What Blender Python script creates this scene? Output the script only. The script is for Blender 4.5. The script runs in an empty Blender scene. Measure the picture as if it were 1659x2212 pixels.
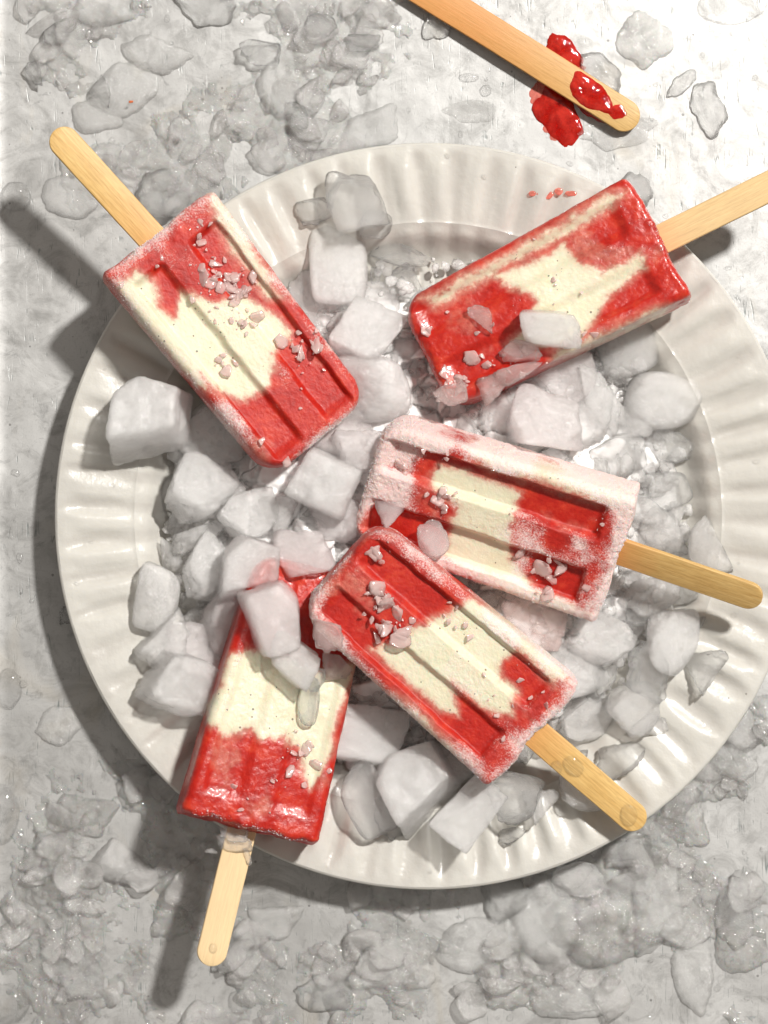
# 1 Blender unit = 1 cm
import bpy, math, random
import numpy as np
from mathutils import Matrix, Vector, Euler

S = bpy.context.scene
S.unit_settings.system = 'METRIC'
S.unit_settings.scale_length = 0.01
COL = S.collection
D2R = math.radians

# ------------------------------------------------------------------ camera
CAM_H = 110.0
FRAME_H = 36.87
cam = bpy.data.cameras.new('camera')
camo = bpy.data.objects.new('camera', cam)
COL.objects.link(camo)
camo.location = (0, 0, CAM_H)
cam.sensor_fit = 'VERTICAL'
cam.angle = 2 * math.atan(FRAME_H / 2 / CAM_H)
cam.clip_start = 1.0
cam.clip_end = 2000.0
S.camera = camo

# ------------------------------------------------------------------ light
w = bpy.data.worlds.new('World')
S.world = w
w.use_nodes = True
bg = w.node_tree.nodes['Background']
bg.inputs[0].default_value = (1.0, 0.925, 0.84, 1)
bg.inputs[1].default_value = 0.22

LD = Vector((0.40, 0.41, 0.82)).normalized()     # towards the lamp
LDIST = 300.0
ld = bpy.data.lights.new('studio_flash', 'AREA')
ld.shape = 'DISK'
ld.size = 22.0
ld.color = (1.0, 0.975, 0.93)
ld.energy = 3.3 * math.pi * LDIST ** 2
lo = bpy.data.objects.new('studio_flash', ld)
lo.location = LD * LDIST + Vector((0, 1, 0))
lo.rotation_euler = LD.to_track_quat('Z', 'Y').to_euler()
COL.objects.link(lo)

S.view_settings.view_transform = 'Standard'
S.view_settings.look = 'None'
S.view_settings.exposure = 0.32
S.view_settings.gamma = 1.0
S.cycles.use_denoising = True
S.cycles.max_bounces = 20
S.cycles.transmission_bounces = 12
S.cycles.transparent_max_bounces = 48
S.cycles.diffuse_bounces = 5
S.cycles.glossy_bounces = 4
S.cycles.volume_bounces = 16
S.cycles.use_adaptive_sampling = True
S.cycles.adaptive_threshold = 0.03
S.cycles.sample_clamp_indirect = 20.0
S.cycles.blur_glossy = 1.0
S.cycles.caustics_reflective = False
S.cycles.caustics_refractive = True

# ------------------------------------------------------------------ helpers
rnd = random.Random(7)
nr = np.random.default_rng(11)
PXC = 60.0     # photograph viewed 1659 px wide: 60 px per cm on the table

def P(px, py, z=0.0):
    k = (CAM_H - z) / CAM_H / PXC
    return Vector(((px - 829.5) * k, (1106 - py) * k, z))

def _h(i, j, k, seed):
    n = (i.astype(np.int64) * 73856093) ^ (j.astype(np.int64) * 19349663) ^ (k.astype(np.int64) * 83492791) ^ (seed * 2654435761 & 0x7fffffff)
    n = n & 0xffffffff
    n = ((n ^ (n >> 15)) * 2246822519) & 0xffffffff
    n = ((n ^ (n >> 13)) * 3266489917) & 0xffffffff
    n = n ^ (n >> 16)
    return n.astype(np.float64) / 4294967295.0 * 2 - 1

def vn(p, seed=0):
    """value noise, p (N,3) -> [-1,1]"""
    f = np.floor(p)
    t = p - f
    t = t * t * t * (t * (t * 6 - 15) + 10)
    i, j, k = f[:, 0], f[:, 1], f[:, 2]
    r = 0
    for a in (0, 1):
        for b in (0, 1):
            for c in (0, 1):
                wgt = (t[:, 0] if a else 1 - t[:, 0]) * (t[:, 1] if b else 1 - t[:, 1]) * (t[:, 2] if c else 1 - t[:, 2])
                r = r + wgt * _h(i + a, j + b, k + c, seed)
    return r

def fbm(p, seed=0, octv=4, rough=0.5):
    a, s, r = 1.0, 0.0, 0
    for o in range(octv):
        r = r + a * vn(p * 2 ** o + 17.3 * o, seed + o * 31)
        s += a
        a *= rough
    return r / s

def sstep(e0, e1, x):
    t = np.clip((x - e0) / (e1 - e0), 0, 1)
    return t * t * (3 - 2 * t)

def v3(x, y, z=None):
    z = np.zeros_like(x) if z is None else z
    return np.stack([x, y, z], 1)

def make_mesh(name, verts, faces, mat=None, smooth=True, attrs=None):
    me = bpy.data.meshes.new(name)
    verts = np.asarray(verts, dtype=np.float64)
    if isinstance(faces, np.ndarray):
        n = faces.shape[1]
        me.vertices.add(len(verts))
        me.vertices.foreach_set('co', verts.ravel())
        me.loops.add(faces.size)
        me.loops.foreach_set('vertex_index', faces.ravel().astype(np.int32))
        me.polygons.add(len(faces))
        me.polygons.foreach_set('loop_start', np.arange(0, faces.size, n, dtype=np.int32))
        me.update(calc_edges=True)
    else:
        me.from_pydata([tuple(v) for v in verts], [], faces)
    me.polygons.foreach_set('use_smooth', np.full(len(me.polygons), smooth))
    if attrs:
        for k, v in attrs.items():
            a = me.attributes.new(k, 'FLOAT', 'POINT')
            a.data.foreach_set('value', np.asarray(v, dtype=np.float32))
    if mat:
        me.materials.append(mat)
    me.update()
    return me

def link(name, me, parent=None, loc=(0, 0, 0), rot=(0, 0, 0), scale=(1, 1, 1)):
    o = bpy.data.objects.new(name, me)
    COL.objects.link(o)
    o.location = loc
    o.rotation_euler = rot
    o.scale = scale
    if parent:
        o.parent = parent
    return o

def tag(o, label=None, cat=None, group=None, kind=None):
    if label: o['label'] = label
    if cat: o['category'] = cat
    if group: o['group'] = group
    if kind: o['kind'] = kind
    return o

def grid_faces(n, m, closed_m=False):
    """n rows, m columns, vertex index r*m+c"""
    r = np.arange(n - 1)[:, None]
    mm = m if closed_m else m - 1
    c = np.arange(mm)[None, :]
    c2 = (c + 1) % m
    a = r * m + c
    b = r * m + c2
    d = (r + 1) * m + c
    e = (r + 1) * m + c2
    return np.stack([a.ravel(), d.ravel(), e.ravel(), b.ravel()], 1)

# ------------------------------------------------------------------ node helper
class NT:
    def __init__(self, name):
        self.m = bpy.data.materials.new(name)
        self.m.use_nodes = True
        self.t = self.m.node_tree
        self.n = self.t.nodes
        self.n.clear()
        self.out = self.n.new('ShaderNodeOutputMaterial')
    def add(self, typ, ins=None, **props):
        x = self.n.new(typ)
        for k, v in props.items():
            setattr(x, k, v)
        if ins:
            for k, v in ins.items():
                self.set(x.inputs[k], v)
        return x
    def set(self, sock, v):
        if isinstance(v, bpy.types.NodeSocket):
            self.t.links.new(v, sock)
        elif isinstance(v, bpy.types.Node):
            self.t.links.new(v.outputs[0], sock)
        else:
            if isinstance(v, (tuple, list)) and len(v) == 3 and sock.type == 'RGBA':
                v = (*v, 1)
            sock.default_value = v
    def coord(self, out='Object', scale=None, rot=None):
        c = self.add('ShaderNodeTexCoord').outputs[out]
        if scale or rot:
            mp = self.add('ShaderNodeMapping', {'Vector': c, 'Scale': scale or (1, 1, 1), 'Rotation': rot or (0, 0, 0)})
            return mp.outputs[0]
        return c
    def noise(self, vec, scale, detail=3, rough=0.5, dist=0.0):
        return self.add('ShaderNodeTexNoise', {'Vector': vec, 'Scale': scale, 'Detail': detail, 'Roughness': rough, 'Distortion': dist}).outputs['Fac']
    def ramp(self, fac, stops, interp='LINEAR'):
        r = self.add('ShaderNodeValToRGB', {'Fac': fac})
        r.color_ramp.interpolation = interp
        els = r.color_ramp.elements
        while len(els) < len(stops):
            els.new(0.5)
        for e, (p, c) in zip(els, stops):
            e.position = p
            e.color = (*c, 1) if isinstance(c, tuple) else (c, c, c, 1)
        return r.outputs[0]
    def mapr(self, v, a, b, c=0.0, d=1.0):
        return self.add('ShaderNodeMapRange', {'Value': v, 'From Min': a, 'From Max': b, 'To Min': c, 'To Max': d}).outputs[0]
    def math(self, op, a, b=0.0, clamp=False):
        x = self.add('ShaderNodeMath', operation=op, use_clamp=clamp)
        self.set(x.inputs[0], a); self.set(x.inputs[1], b)
        return x.outputs[0]
    def mix(self, fac, a, b, blend='MIX'):
        x = self.add('ShaderNodeMix', data_type='RGBA', blend_type=blend)
        self.set(x.inputs['Factor'], fac)
        self.set(x.inputs[6], a); self.set(x.inputs[7], b)
        return x.outputs[2]
    def attr(self, name):
        return self.add('ShaderNodeAttribute', attribute_name=name).outputs['Fac']
    def bump(self, h, strength, dist=0.1, normal=None):
        x = self.add('ShaderNodeBump', {'Height': h, 'Strength': strength, 'Distance': dist})
        if normal is not None:
            self.set(x.inputs['Normal'], normal)
        return x.outputs[0]
    def principled(self, **kw):
        x = self.add('ShaderNodeBsdfPrincipled')
        for k, v in kw.items():
            self.set(x.inputs[k.replace('_', ' ')], v)
        return x
    def mixs(self, fac, a, b):
        x = self.add('ShaderNodeMixShader', {0: fac, 1: a, 2: b})
        return x.outputs[0]
    def clear(self, col, nb, rough=0.06, ior=1.31, refr=0.12, spec=0.06, edge=0.7):
        gl = self.add('ShaderNodeBsdfGlossy', {'Color': (1, 1, 1, 1), 'Roughness': rough, 'Normal': nb})
        tr = self.add('ShaderNodeBsdfTransparent', {'Color': (*col, 1)})
        fr = self.add('ShaderNodeFresnel', {'IOR': ior})
        thin = self.mixs(self.mapr(fr, 0.0, 1.0, spec, edge), tr, gl)
        if not refr:
            return thin
        glass = self.add('ShaderNodeBsdfRefraction', {'Color': (1, 1, 1, 1), 'Roughness': rough, 'IOR': ior, 'Normal': nb})
        return self.mixs(refr, thin, glass)
    def done(self, surf):
        self.set(self.out.inputs['Surface'], surf)
        return self.m

# ------------------------------------------------------------------ materials
def mat_metal():
    t = NT('worn_metal')
    v = t.coord('Object')
    big = t.noise(v, 0.13, 6, 0.65, 0.5)
    mid = t.noise(v, 0.6, 5, 0.6, 0.3)
    brush = t.noise(t.coord('Object', (3.0, 0.5, 1)), 2.6, 5, 0.7)
    col = t.ramp(big, [(0.3, (0.46, 0.455, 0.445)), (0.55, (0.58, 0.575, 0.565)), (0.75, (0.65, 0.645, 0.635))])
    col = t.mix(t.mapr(brush, 0.5, 0.8, 0.0, 0.22), col, (0.50, 0.495, 0.48))
    # scratches: thin lines at a few angles
    scr = None
    for i, (ang, sc, th) in enumerate(((0.35, 1.1, 0.011), (-0.5, 0.8, 0.010), (1.2, 0.7, 0.009), (1.75, 1.3, 0.008), (-1.1, 0.9, 0.008))):
        mp = t.coord('Object', (1.0, 0.07, 1), (0, 0, ang))
        nn = t.noise(mp, sc * 2.2, 1.5, 0.4, 0.15)
        d = t.math('ABSOLUTE', t.math('SUBTRACT', nn, 0.5 + 0.03 * i))
        line = t.mapr(d, 0.0, th, 1.0, 0.0)
        msk = t.mapr(t.noise(v, 0.9 + 0.3 * i, 3, 0.6), 0.56, 0.68)
        line = t.math('MULTIPLY', line, msk)
        scr = line if scr is None else t.math('MAXIMUM', scr, line)
    col = t.mix(t.math('MULTIPLY', scr, 0.75), col, (0.12, 0.16, 0.16))
    # dark specks and pits
    vo = t.add('ShaderNodeTexVoronoi', {'Vector': v, 'Scale': 2.6, 'Randomness': 1.0})
    r1 = t.add('ShaderNodeSeparateColor', {0: vo.outputs['Color']}).outputs[0]
    th = t.mapr(r1, 0.72, 1.0, 0.0, 0.16)
    spk = t.math('LESS_THAN', t.math('ADD', vo.outputs['Distance'], t.mapr(mid, 0.3, 0.7, -0.05, 0.1)), th)
    col = t.mix(t.math('MULTIPLY', spk, 0.6), col, (0.12, 0.115, 0.11))
    sm = t.noise(v, 1.3, 6, 0.75, 0.8)
    col = t.mix(t.mapr(sm, 0.58, 0.72, 0.0, 0.6), col, (0.2, 0.2, 0.2))
    wr = t.noise(t.coord('Object', (1, 1, 1)), 0.55, 8, 0.72, 1.6)
    col = t.mix(t.mapr(wr, 0.36, 0.52, 0.55, 0.0), col, (0.27, 0.265, 0.255))
    col = t.mix(t.mapr(t.noise(v, 14.0, 3, 0.7), 0.55, 0.75, 0.0, 0.35), col, (0.25, 0.25, 0.245))
    st = t.noise(t.coord('Object', (1, 0.6, 1), (0, 0, 0.4)), 0.28, 5, 0.6, 1.2)
    col = t.mix(t.mapr(st, 0.6, 0.75, 0.0, 0.4), col, (0.52, 0.46, 0.36))
    und = t.noise(v, 0.4, 3, 0.5, 0.3)
    h = t.math('MULTIPLY', t.noise(v, 9.0, 4, 0.7), 0.05)
    h = t.math('SUBTRACT', h, t.math('MULTIPLY', scr, 0.1))
    h = t.math('ADD', h, t.math('MULTIPLY', und, 1.2))
    nb = t.bump(h, 0.5, 0.12)
    p = t.principled(Base_Color=col, Metallic=0.55, Roughness=t.mapr(mid, 0.3, 0.7, 0.38, 0.56), Normal=nb)
    return t.done(p)

def mat_plate():
    t = NT('cream_glaze')
    v = t.coord('Object')
    n = t.noise(v, 0.5, 5, 0.6)
    n2 = t.noise(v, 6.0, 3, 0.6)
    col = t.ramp(n, [(0.3, (0.58, 0.56, 0.52)), (0.7, (0.66, 0.64, 0.59))])
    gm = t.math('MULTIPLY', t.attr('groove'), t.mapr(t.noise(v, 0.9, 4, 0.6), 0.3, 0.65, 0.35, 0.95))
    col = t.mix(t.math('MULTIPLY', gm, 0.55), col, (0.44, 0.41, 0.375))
    vo = t.add('ShaderNodeTexVoronoi', {'Vector': v, 'Scale': 1.6})
    r1 = t.add('ShaderNodeSeparateColor', {0: vo.outputs['Color']}).outputs[0]
    spk = t.math('LESS_THAN', vo.outputs['Distance'], t.mapr(r1, 0.8, 1.0, 0.0, 0.05))
    col = t.mix(t.math('MULTIPLY', spk, 0.8), col, (0.10, 0.08, 0.06))
    nb = t.bump(t.math('ADD', n2, t.math('MULTIPLY', t.noise(v, 1.6, 3), 3)), 0.2, 0.05)
    p = t.principled(Base_Color=col, Roughness=0.28, Normal=nb)
    p.inputs['Coat Weight'].default_value = 0.4
    p.inputs['Coat Roughness'].default_value = 0.12
    p.inputs['Subsurface Weight'].default_value = 0.12
    p.inputs['Subsurface Radius'].default_value = (1, 0.9, 0.7)
    p.inputs['Subsurface Scale'].default_value = 0.15
    return t.done(p)

def mat_ice(name, dens, skin, tint=(1, 0.985, 0.975), local=True, refr=0.08, edge=0.7, g=-0.45):
    """clear boundary, milky scattering inside (dens per cm), skin = share of frosted surface"""
    t = NT(name)
    v = t.coord('Object')
    info = t.add('ShaderNodeObjectInfo')
    off = t.add('ShaderNodeVectorMath', {0: info.outputs['Random'], 1: (37.0, 91.0, 53.0)}, operation='MULTIPLY').outputs[0]
    vr = t.add('ShaderNodeVectorMath', {0: v, 1: off}, operation='ADD').outputs[0]
    n1 = t.noise(vr, 1.3, 4, 0.6, 0.6)
    n2 = t.noise(vr, 5.0, 4, 0.7, 0.4)
    vor = t.add('ShaderNodeTexVoronoi', {'Vector': vr, 'Scale': 2.6}, feature='F1')
    n3 = t.noise(vr, 17.0, 3, 0.7)
    h = t.math('ADD', t.math('ADD', t.math('MULTIPLY', n3, 0.3), t.math('MULTIPLY', n2, 0.6)), t.math('ADD', n1, t.math('MULTIPLY', vor.outputs['Distance'], 0.8)))
    nb = t.bump(h, 0.8, 0.2)
    nbs = t.bump(h, 0.22, 0.16)
    d = t.principled(Base_Color=tuple(0.97 * c for c in tint), Roughness=0.2, Normal=nbs, IOR=1.31)
    d.inputs['Subsurface Weight'].default_value = 0.0
    fac = t.math('MULTIPLY', t.mapr(t.math('ADD', t.math('MULTIPLY', n1, 0.6), t.math('MULTIPLY', n2, 0.4)), 0.40, 0.62, 0.35, 1.6), skin, True)
    clear = t.clear(tuple(0.99 * c ** 0.3 for c in tint), nb, rough=0.12, refr=refr, spec=0.11, edge=edge)
    t.set(t.out.inputs['Volume'], t.add('ShaderNodeVolumeScatter', {'Color': (*[1.0 * c for c in tint], 1), 'Density': dens, 'Anisotropy': g}))
    return t.done(t.mixs(fac, clear, d))

def mat_water(name='melt_water', color=(0.99, 0.99, 0.99), tr_share=0.8, milk=0.0, rough=0.02):
    t = NT(name)
    v = t.coord('Object')
    nb = t.bump(t.noise(v, 2.5, 3), 0.15, 0.05)
    c = t.clear(color, nb, max(rough, 0.05), 1.33, (1 - tr_share) * 0.5, spec=0.06, edge=0.35)
    if milk:
        d = t.principled(Base_Color=(0.84, 0.835, 0.82), Roughness=0.1, Normal=nb)
        d.inputs['Coat Weight'].default_value = 0.5
        c = t.mixs(milk, c, d)
    return t.done(c)

def mat_slush():
    t = NT('wet_slush')
    v = t.coord('Object')
    n1 = t.noise(v, 0.8, 5, 0.6, 0.5)
    n2 = t.noise(v, 4.0, 5, 0.7, 0.4)
    nb = t.bump(t.math('ADD', t.math('MULTIPLY', t.noise(v, 9.0, 3, 0.6), 0.35), t.math('ADD', n1, t.math('MULTIPLY', n2, 0.5))), 0.8, 0.2)
    c = t.clear((0.975, 0.975, 0.97), nb, rough=0.06, refr=0.0, spec=0.16, edge=0.5)
    d = t.principled(Base_Color=(0.86, 0.855, 0.84), Roughness=0.15, Normal=nb)
    d.inputs['Subsurface Weight'].default_value = 0.5
    d.inputs['Subsurface Scale'].default_value = 0.3
    d.inputs['Coat Weight'].default_value = 0.6
    f = t.mapr(t.math('ADD', n1, t.math('MULTIPLY', n2, 0.4)), 0.55, 0.95, 0.0, 0.22)
    return t.done(t.mixs(f, c, d))

def mat_bed():
    t = NT('packed_ice')
    v = t.coord('Object')
    n1 = t.noise(v, 1.2, 5, 0.6, 0.5)
    n2 = t.noise(v, 5.0, 5, 0.7, 0.4)
    nb = t.bump(t.math('ADD', n1, n2), 0.35, 0.12)
    col = t.ramp(n1, [(0.3, (0.96, 0.94, 0.93)), (0.7, (0.99, 0.975, 0.97))])
    p = t.principled(Base_Color=col, Roughness=0.14, Normal=nb, IOR=1.31)
    p.inputs['Coat Weight'].default_value = 0.4
    return t.done(p)

def mat_pop(name, frost_gain, wet, coat=0.05):
    t = NT(name)
    v = t.coord('Object')
    cream = t.attr('cream'); frost = t.attr('frost')
    n1 = t.noise(v, 1.3, 5, 0.6, 0.4)
    n2 = t.noise(v, 5.0, 4, 0.65)
    nf = t.noise(v, 16.0, 3, 0.7)
    red = t.ramp(t.math('ADD', t.math('MULTIPLY', n1, 0.7), t.math('MULTIPLY', n2, 0.3)),
                 [(0.28, (0.31, 0.004, 0.002)), (0.5, (0.50, 0.013, 0.005)), (0.74, (0.68, 0.065, 0.024))])
    cr = t.ramp(n1, [(0.3, (0.74, 0.69, 0.50)), (0.7, (0.79, 0.745, 0.58))])
    c = t.math('ADD', cream, t.math('MULTIPLY', t.math('SUBTRACT', n2, 0.5), t.math('MULTIPLY', t.math('MULTIPLY', cream, t.math('SUBTRACT', 1.0, cream)), 3.6)), True)
    pinkmix = t.ramp(c, [(0.0, (0, 0, 0)), (0.38, (0.25, 0.25, 0.25)), (0.7, (0.8, 0.8, 0.8)), (1.0, (1, 1, 1))])
    col = t.mix(pinkmix, red, cr)
    # vanilla specks in the cream
    vo = t.add('ShaderNodeTexVoronoi', {'Vector': v, 'Scale': 4.2})
    r1 = t.add('ShaderNodeSeparateColor', {0: vo.outputs['Color']}).outputs[0]
    spk = t.math('LESS_THAN', vo.outputs['Distance'], t.mapr(r1, 0.5, 1.0, 0.0, 0.19))
    spk = t.math('MULTIPLY', spk, t.mapr(cream, 0.5, 0.8, 0.0, 0.75))
    col = t.mix(spk, col, (0.07, 0.05, 0.03))
    # frost: fine white crystals
    fr = t.math('MULTIPLY', frost, frost_gain)
    ff = t.math('ADD', t.math('MULTIPLY', nf, 0.8), t.math('MULTIPLY', n2, 0.2))
    fm = t.mapr(t.math('ADD', ff, t.math('MULTIPLY', t.math('SUBTRACT', fr, 0.5), 0.9)), 0.42, 0.72, 0.0, 0.8)
    fm = t.math('MULTIPLY', fm, t.mapr(fr, 0.0, 0.35, 0.0, 1.0))
    col = t.mix(fm, col, (0.88, 0.80, 0.77))
    col = t.mix(t.mapr(fr, 0.2, 1.0, 0.0, 0.15), col, (0.82, 0.48, 0.40))
    h = t.math('ADD', t.math('MULTIPLY', nf, t.mapr(fr, 0, 1, 0.4, 1.6)), t.math('MULTIPLY', n2, 0.6))
    nb = t.bump(h, 0.45 if not wet else 0.3, 0.06)
    ro = t.mapr(fm, 0.0, 0.7, 0.34 if wet else 0.5, 0.75)
    p = t.principled(Base_Color=col, Roughness=ro, Normal=nb)
    p.inputs['Subsurface Weight'].default_value = 0.45
    p.inputs['Subsurface Radius'].default_value = (1.0, 0.35, 0.25)
    p.inputs['Subsurface Scale'].default_value = 0.14
    p.inputs['Coat Weight'].default_value = coat
    p.inputs['Coat Roughness'].default_value = 0.12
    return t.done(p)

def mat_wood(name, stain_lo, stain_hi, tone=1.0, pale=0.0):
    """local x runs along the stick; stained between stain_lo and stain_hi"""
    t = NT(name)
    v = t.coord('Object')
    g = t.noise(t.coord('Object', (0.35, 7.0, 7.0)), 2.4, 6, 0.65, 0.3)
    g2 = t.noise(t.coord('Object', (1.2, 16.0, 9.0)), 2.4, 3, 0.6)
    b = t.noise(v, 0.9, 3, 0.5)
    col = t.ramp(g, [(0.3, (0.52 * tone, 0.30 * tone, 0.09 * tone)), (0.5, (0.68 * tone, 0.43 * tone, 0.15 * tone)), (0.72, (0.78 * tone, 0.55 * tone, 0.23 * tone))])
    col = t.mix(t.mapr(g2, 0.5, 0.75, 0.0, 0.55), col, (0.36, 0.20, 0.07))
    if pale: col = t.mix(pale, col, (0.80, 0.64, 0.42))
    sx = t.add('ShaderNodeSeparateXYZ', {0: v}).outputs[0]
    xx = t.math('ADD', sx, t.math('MULTIPLY', t.math('SUBTRACT', b, 0.5), 1.6))
    st = t.mapr(xx, stain_lo, stain_hi, 0.0, 0.6)
    st = t.math('MULTIPLY', st, t.mapr(g, 0.25, 0.6, 0.5, 1.0))
    col = t.mix(st, col, (0.66, 0.20, 0.035))
    nb = t.bump(g, 0.25, 0.03)
    p = t.principled(Base_Color=col, Roughness=0.48, Normal=nb)
    p.inputs['Coat Weight'].default_value = 0.15
    return t.done(p)

def mat_syrup(name='strawberry_syrup'):
    t = NT(name)
    v = t.coord('Object')
    n = t.noise(v, 2.5, 4, 0.6)
    col = t.ramp(n, [(0.3, (0.40, 0.006, 0.004)), (0.7, (0.62, 0.03, 0.015))])
    p = t.principled(Base_Color=col, Roughness=0.06, Normal=t.bump(n, 0.4, 0.1))
    p.inputs['Coat Weight'].default_value = 0.7
    p.inputs['Subsurface Weight'].default_value = 0.3
    p.inputs['Subsurface Radius'].default_value = (1, 0.2, 0.1)
    p.inputs['Subsurface Scale'].default_value = 0.1
    tr = t.add('ShaderNodeBsdfTransparent', {'Color': (0.9, 0.12, 0.07, 1)})
    return t.done(t.mixs(t.mapr(t.noise(v, 1.6, 4, 0.7), 0.35, 0.6, 0.25, 0.95), tr, p))

def mat_frost():
    t = NT('frost_crystal')
    p = t.principled(Base_Color=(0.92, 0.84, 0.82), Roughness=0.4)
    p.inputs['Subsurface Weight'].default_value = 0.3
    p.inputs['Subsurface Scale'].default_value = 0.1
    return t.done(p)


def mat_crumb(name, base, share=0.45):
    t = NT(name)
    nb = t.bump(t.noise(t.coord('Object'), 8.0, 3), 0.25, 0.05)
    p = t.principled(Base_Color=base, Roughness=0.15, Normal=nb)
    return t.done(t.mixs(share, t.clear((0.99, 0.97, 0.97), nb, rough=0.1, refr=0.0, spec=0.1), p))
def mat_juice():
    t = NT('thin_strawberry_juice')
    p = t.principled(Base_Color=(0.80, 0.22, 0.17), Roughness=0.08)
    tr = t.add('ShaderNodeBsdfTransparent', {'Color': (0.97, 0.55, 0.5, 1)})
    return t.done(t.mixs(t.mapr(t.noise(t.coord('Object'), 4.0, 3), 0.35, 0.65, 0.2, 0.8), tr, p))

M = dict(juice=mat_juice(), crumb=mat_crumb('ice_crumb', (0.93, 0.925, 0.92)), pinkcrumb=mat_crumb('pink_ice_crumb', (1.0, 0.76, 0.72), 0.36),
         metal=mat_metal(), plate=mat_plate(),
         milky=mat_ice('milky_ice', 1.5, 0.11),
         cloudy=mat_ice('cloudy_ice', 1.0, 0.08),
         clear=mat_ice('clear_ice', 0.35, 0.04, (1, 0.995, 0.985), refr=0.3),
         pink=mat_ice('pink_tinted_ice', 1.3, 0.09, (1.0, 0.945, 0.94)),  # pink put into the tint: red reflected from the pops, plus melt
         rosy=mat_ice('rosy_ice', 1.0, 0.08, (1.0, 0.80, 0.77)),
         glassy=mat_ice('glassy_broken_ice', 0.9, 0.05, refr=0.04, edge=0.4),
         broken=mat_ice('broken_ice', 3.5, 0.3),
         water=mat_water(), murky=mat_ice('cloudy_melting_ice', 0.9, 0.05, (1, 0.995, 0.985), refr=0.04, edge=0.4),
         slush=mat_slush(), bed=mat_bed(), syrup=mat_syrup(), frost=mat_frost())

# ------------------------------------------------------------------ the metal surface with its turned-up edge
def build_table():
    xs = np.concatenate([np.linspace(-15.6, -13.2, 40), np.linspace(-13.0, 60, 90)])
    ys = np.linspace(-60, 60, 121)
    X, Y = np.meshgrid(xs, ys)
    e = np.clip((-13.55 - X) / 2.0, 0, 1)
    Z = 1.0 * e ** 2 + 0.02 * np.sin(Y * 0.13) * e
    me = make_mesh('table_surface', np.stack([X.ravel(), Y.ravel(), Z.ravel()], 1), grid_faces(len(ys), len(xs))[:, ::-1], M['metal'])
    tag(link('metal_table', me), 'scratched worn metal surface with a turned-up edge', kind='structure')
build_table()

# ------------------------------------------------------------------ plate
PC = P(925, 1115, 1.9)
PCX, PCY = PC.x, PC.y
R_OUT = 13.12
def plate_z(r):
    pts = [(0, .55), (8.9, .55), (9.15, .58), (9.5, .85), (10.0, 1.5), (10.4, 1.66), (13.0, 1.98), (13.12, 1.96)]
    return np.interp(r, [p[0] for p in pts], [p[1] for p in pts])

def build_plate():
    root = bpy.data.objects.new('dinner_plate', None)
    COL.objects.link(root)
    root.location = (PCX, PCY, 0)
    tag(root, 'large round cream plate with a fluted rim on the worn metal surface', 'plate')
    NA = 900
    th = np.linspace(0, 2 * math.pi, NA, endpoint=False)
    def surf(rs, name):
        R, T = np.meshgrid(rs, th, indexing='ij')
        r = R.ravel(); a = T.ravel()
        cx, cy = np.cos(a), np.sin(a)
        wob = fbm(v3(cx * 2.2, cy * 2.2, r * 0.10), 3, 3)
        wob2 = fbm(v3(cx * 9, cy * 9, r * 0.25), 5, 2)
        ph = a * 62 + 2.2 * wob + 0.9 * wob2
        fl = np.sin(ph)
        fl = np.sign(fl) * np.abs(fl) ** 0.8
        amp = 0.10 * sstep(9.9, 11.4, r) * (1 - 0.9 * sstep(12.2, 13.05, r)) * (0.85 + 0.8 * fbm(v3(cx * 7, cy * 7, r * 0.2), 9, 3))
        fine = np.sin(a * 62 * 2 + 3 * wob2 + 1.1) * 0.013 * sstep(10.4, 11, r) * (1 - sstep(12.7, 13.1, r))
        z = plate_z(r)
        # smooth the profile
        z = (plate_z(r - .12) + plate_z(r) + plate_z(np.minimum(r + .12, 13.12))) / 3
        z = z + amp * fl + fine
        z += 0.03 * np.exp(-((r - 10.4) / 0.07) ** 2)
        cove = sstep(9.1, 9.5, r) * (1 - sstep(10.0, 10.4, r))
        z += 0.05 * cove * np.sin(a * 62 + 1.6 * wob)
        rib = np.cos(a * 110)
        z += -0.05 * sstep(0.5, 0.85, rib) * sstep(5.5, 6.0, r) * (1 - sstep(8.8, 8.95, r))
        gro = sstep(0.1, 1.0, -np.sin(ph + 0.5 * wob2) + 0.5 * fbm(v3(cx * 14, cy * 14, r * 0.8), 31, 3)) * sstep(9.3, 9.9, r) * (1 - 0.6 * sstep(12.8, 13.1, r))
        z += 0.02 * fbm(v3(cx * r * .35, cy * r * .35), 21, 3)
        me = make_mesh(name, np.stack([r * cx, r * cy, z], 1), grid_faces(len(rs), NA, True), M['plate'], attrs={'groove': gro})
        return me
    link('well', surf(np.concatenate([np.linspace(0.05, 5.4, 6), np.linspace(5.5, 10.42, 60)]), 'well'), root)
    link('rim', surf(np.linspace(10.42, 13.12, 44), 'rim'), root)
    # edge and underside
    prof = [(13.12, 1.96), (13.19, 1.93), (13.22, 1.86), (13.20, 1.78), (13.1, 1.73), (10.6, 1.36), (10.2, 1.2), (9.6, .65), (9.3, .35), (8.7, .22), (8.6, .0), (8.2, .0), (8.1, .22), (0.05, .25)]
    n = len(prof)
    wobz = 0.0
    V = np.array([[r * c, r * s, z] for r, z in prof for c, s in zip(np.cos(th), np.sin(th))])
    link('underside', make_mesh('underside', V, grid_faces(n, NA, True), M['plate']), root)
build_plate()

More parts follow.
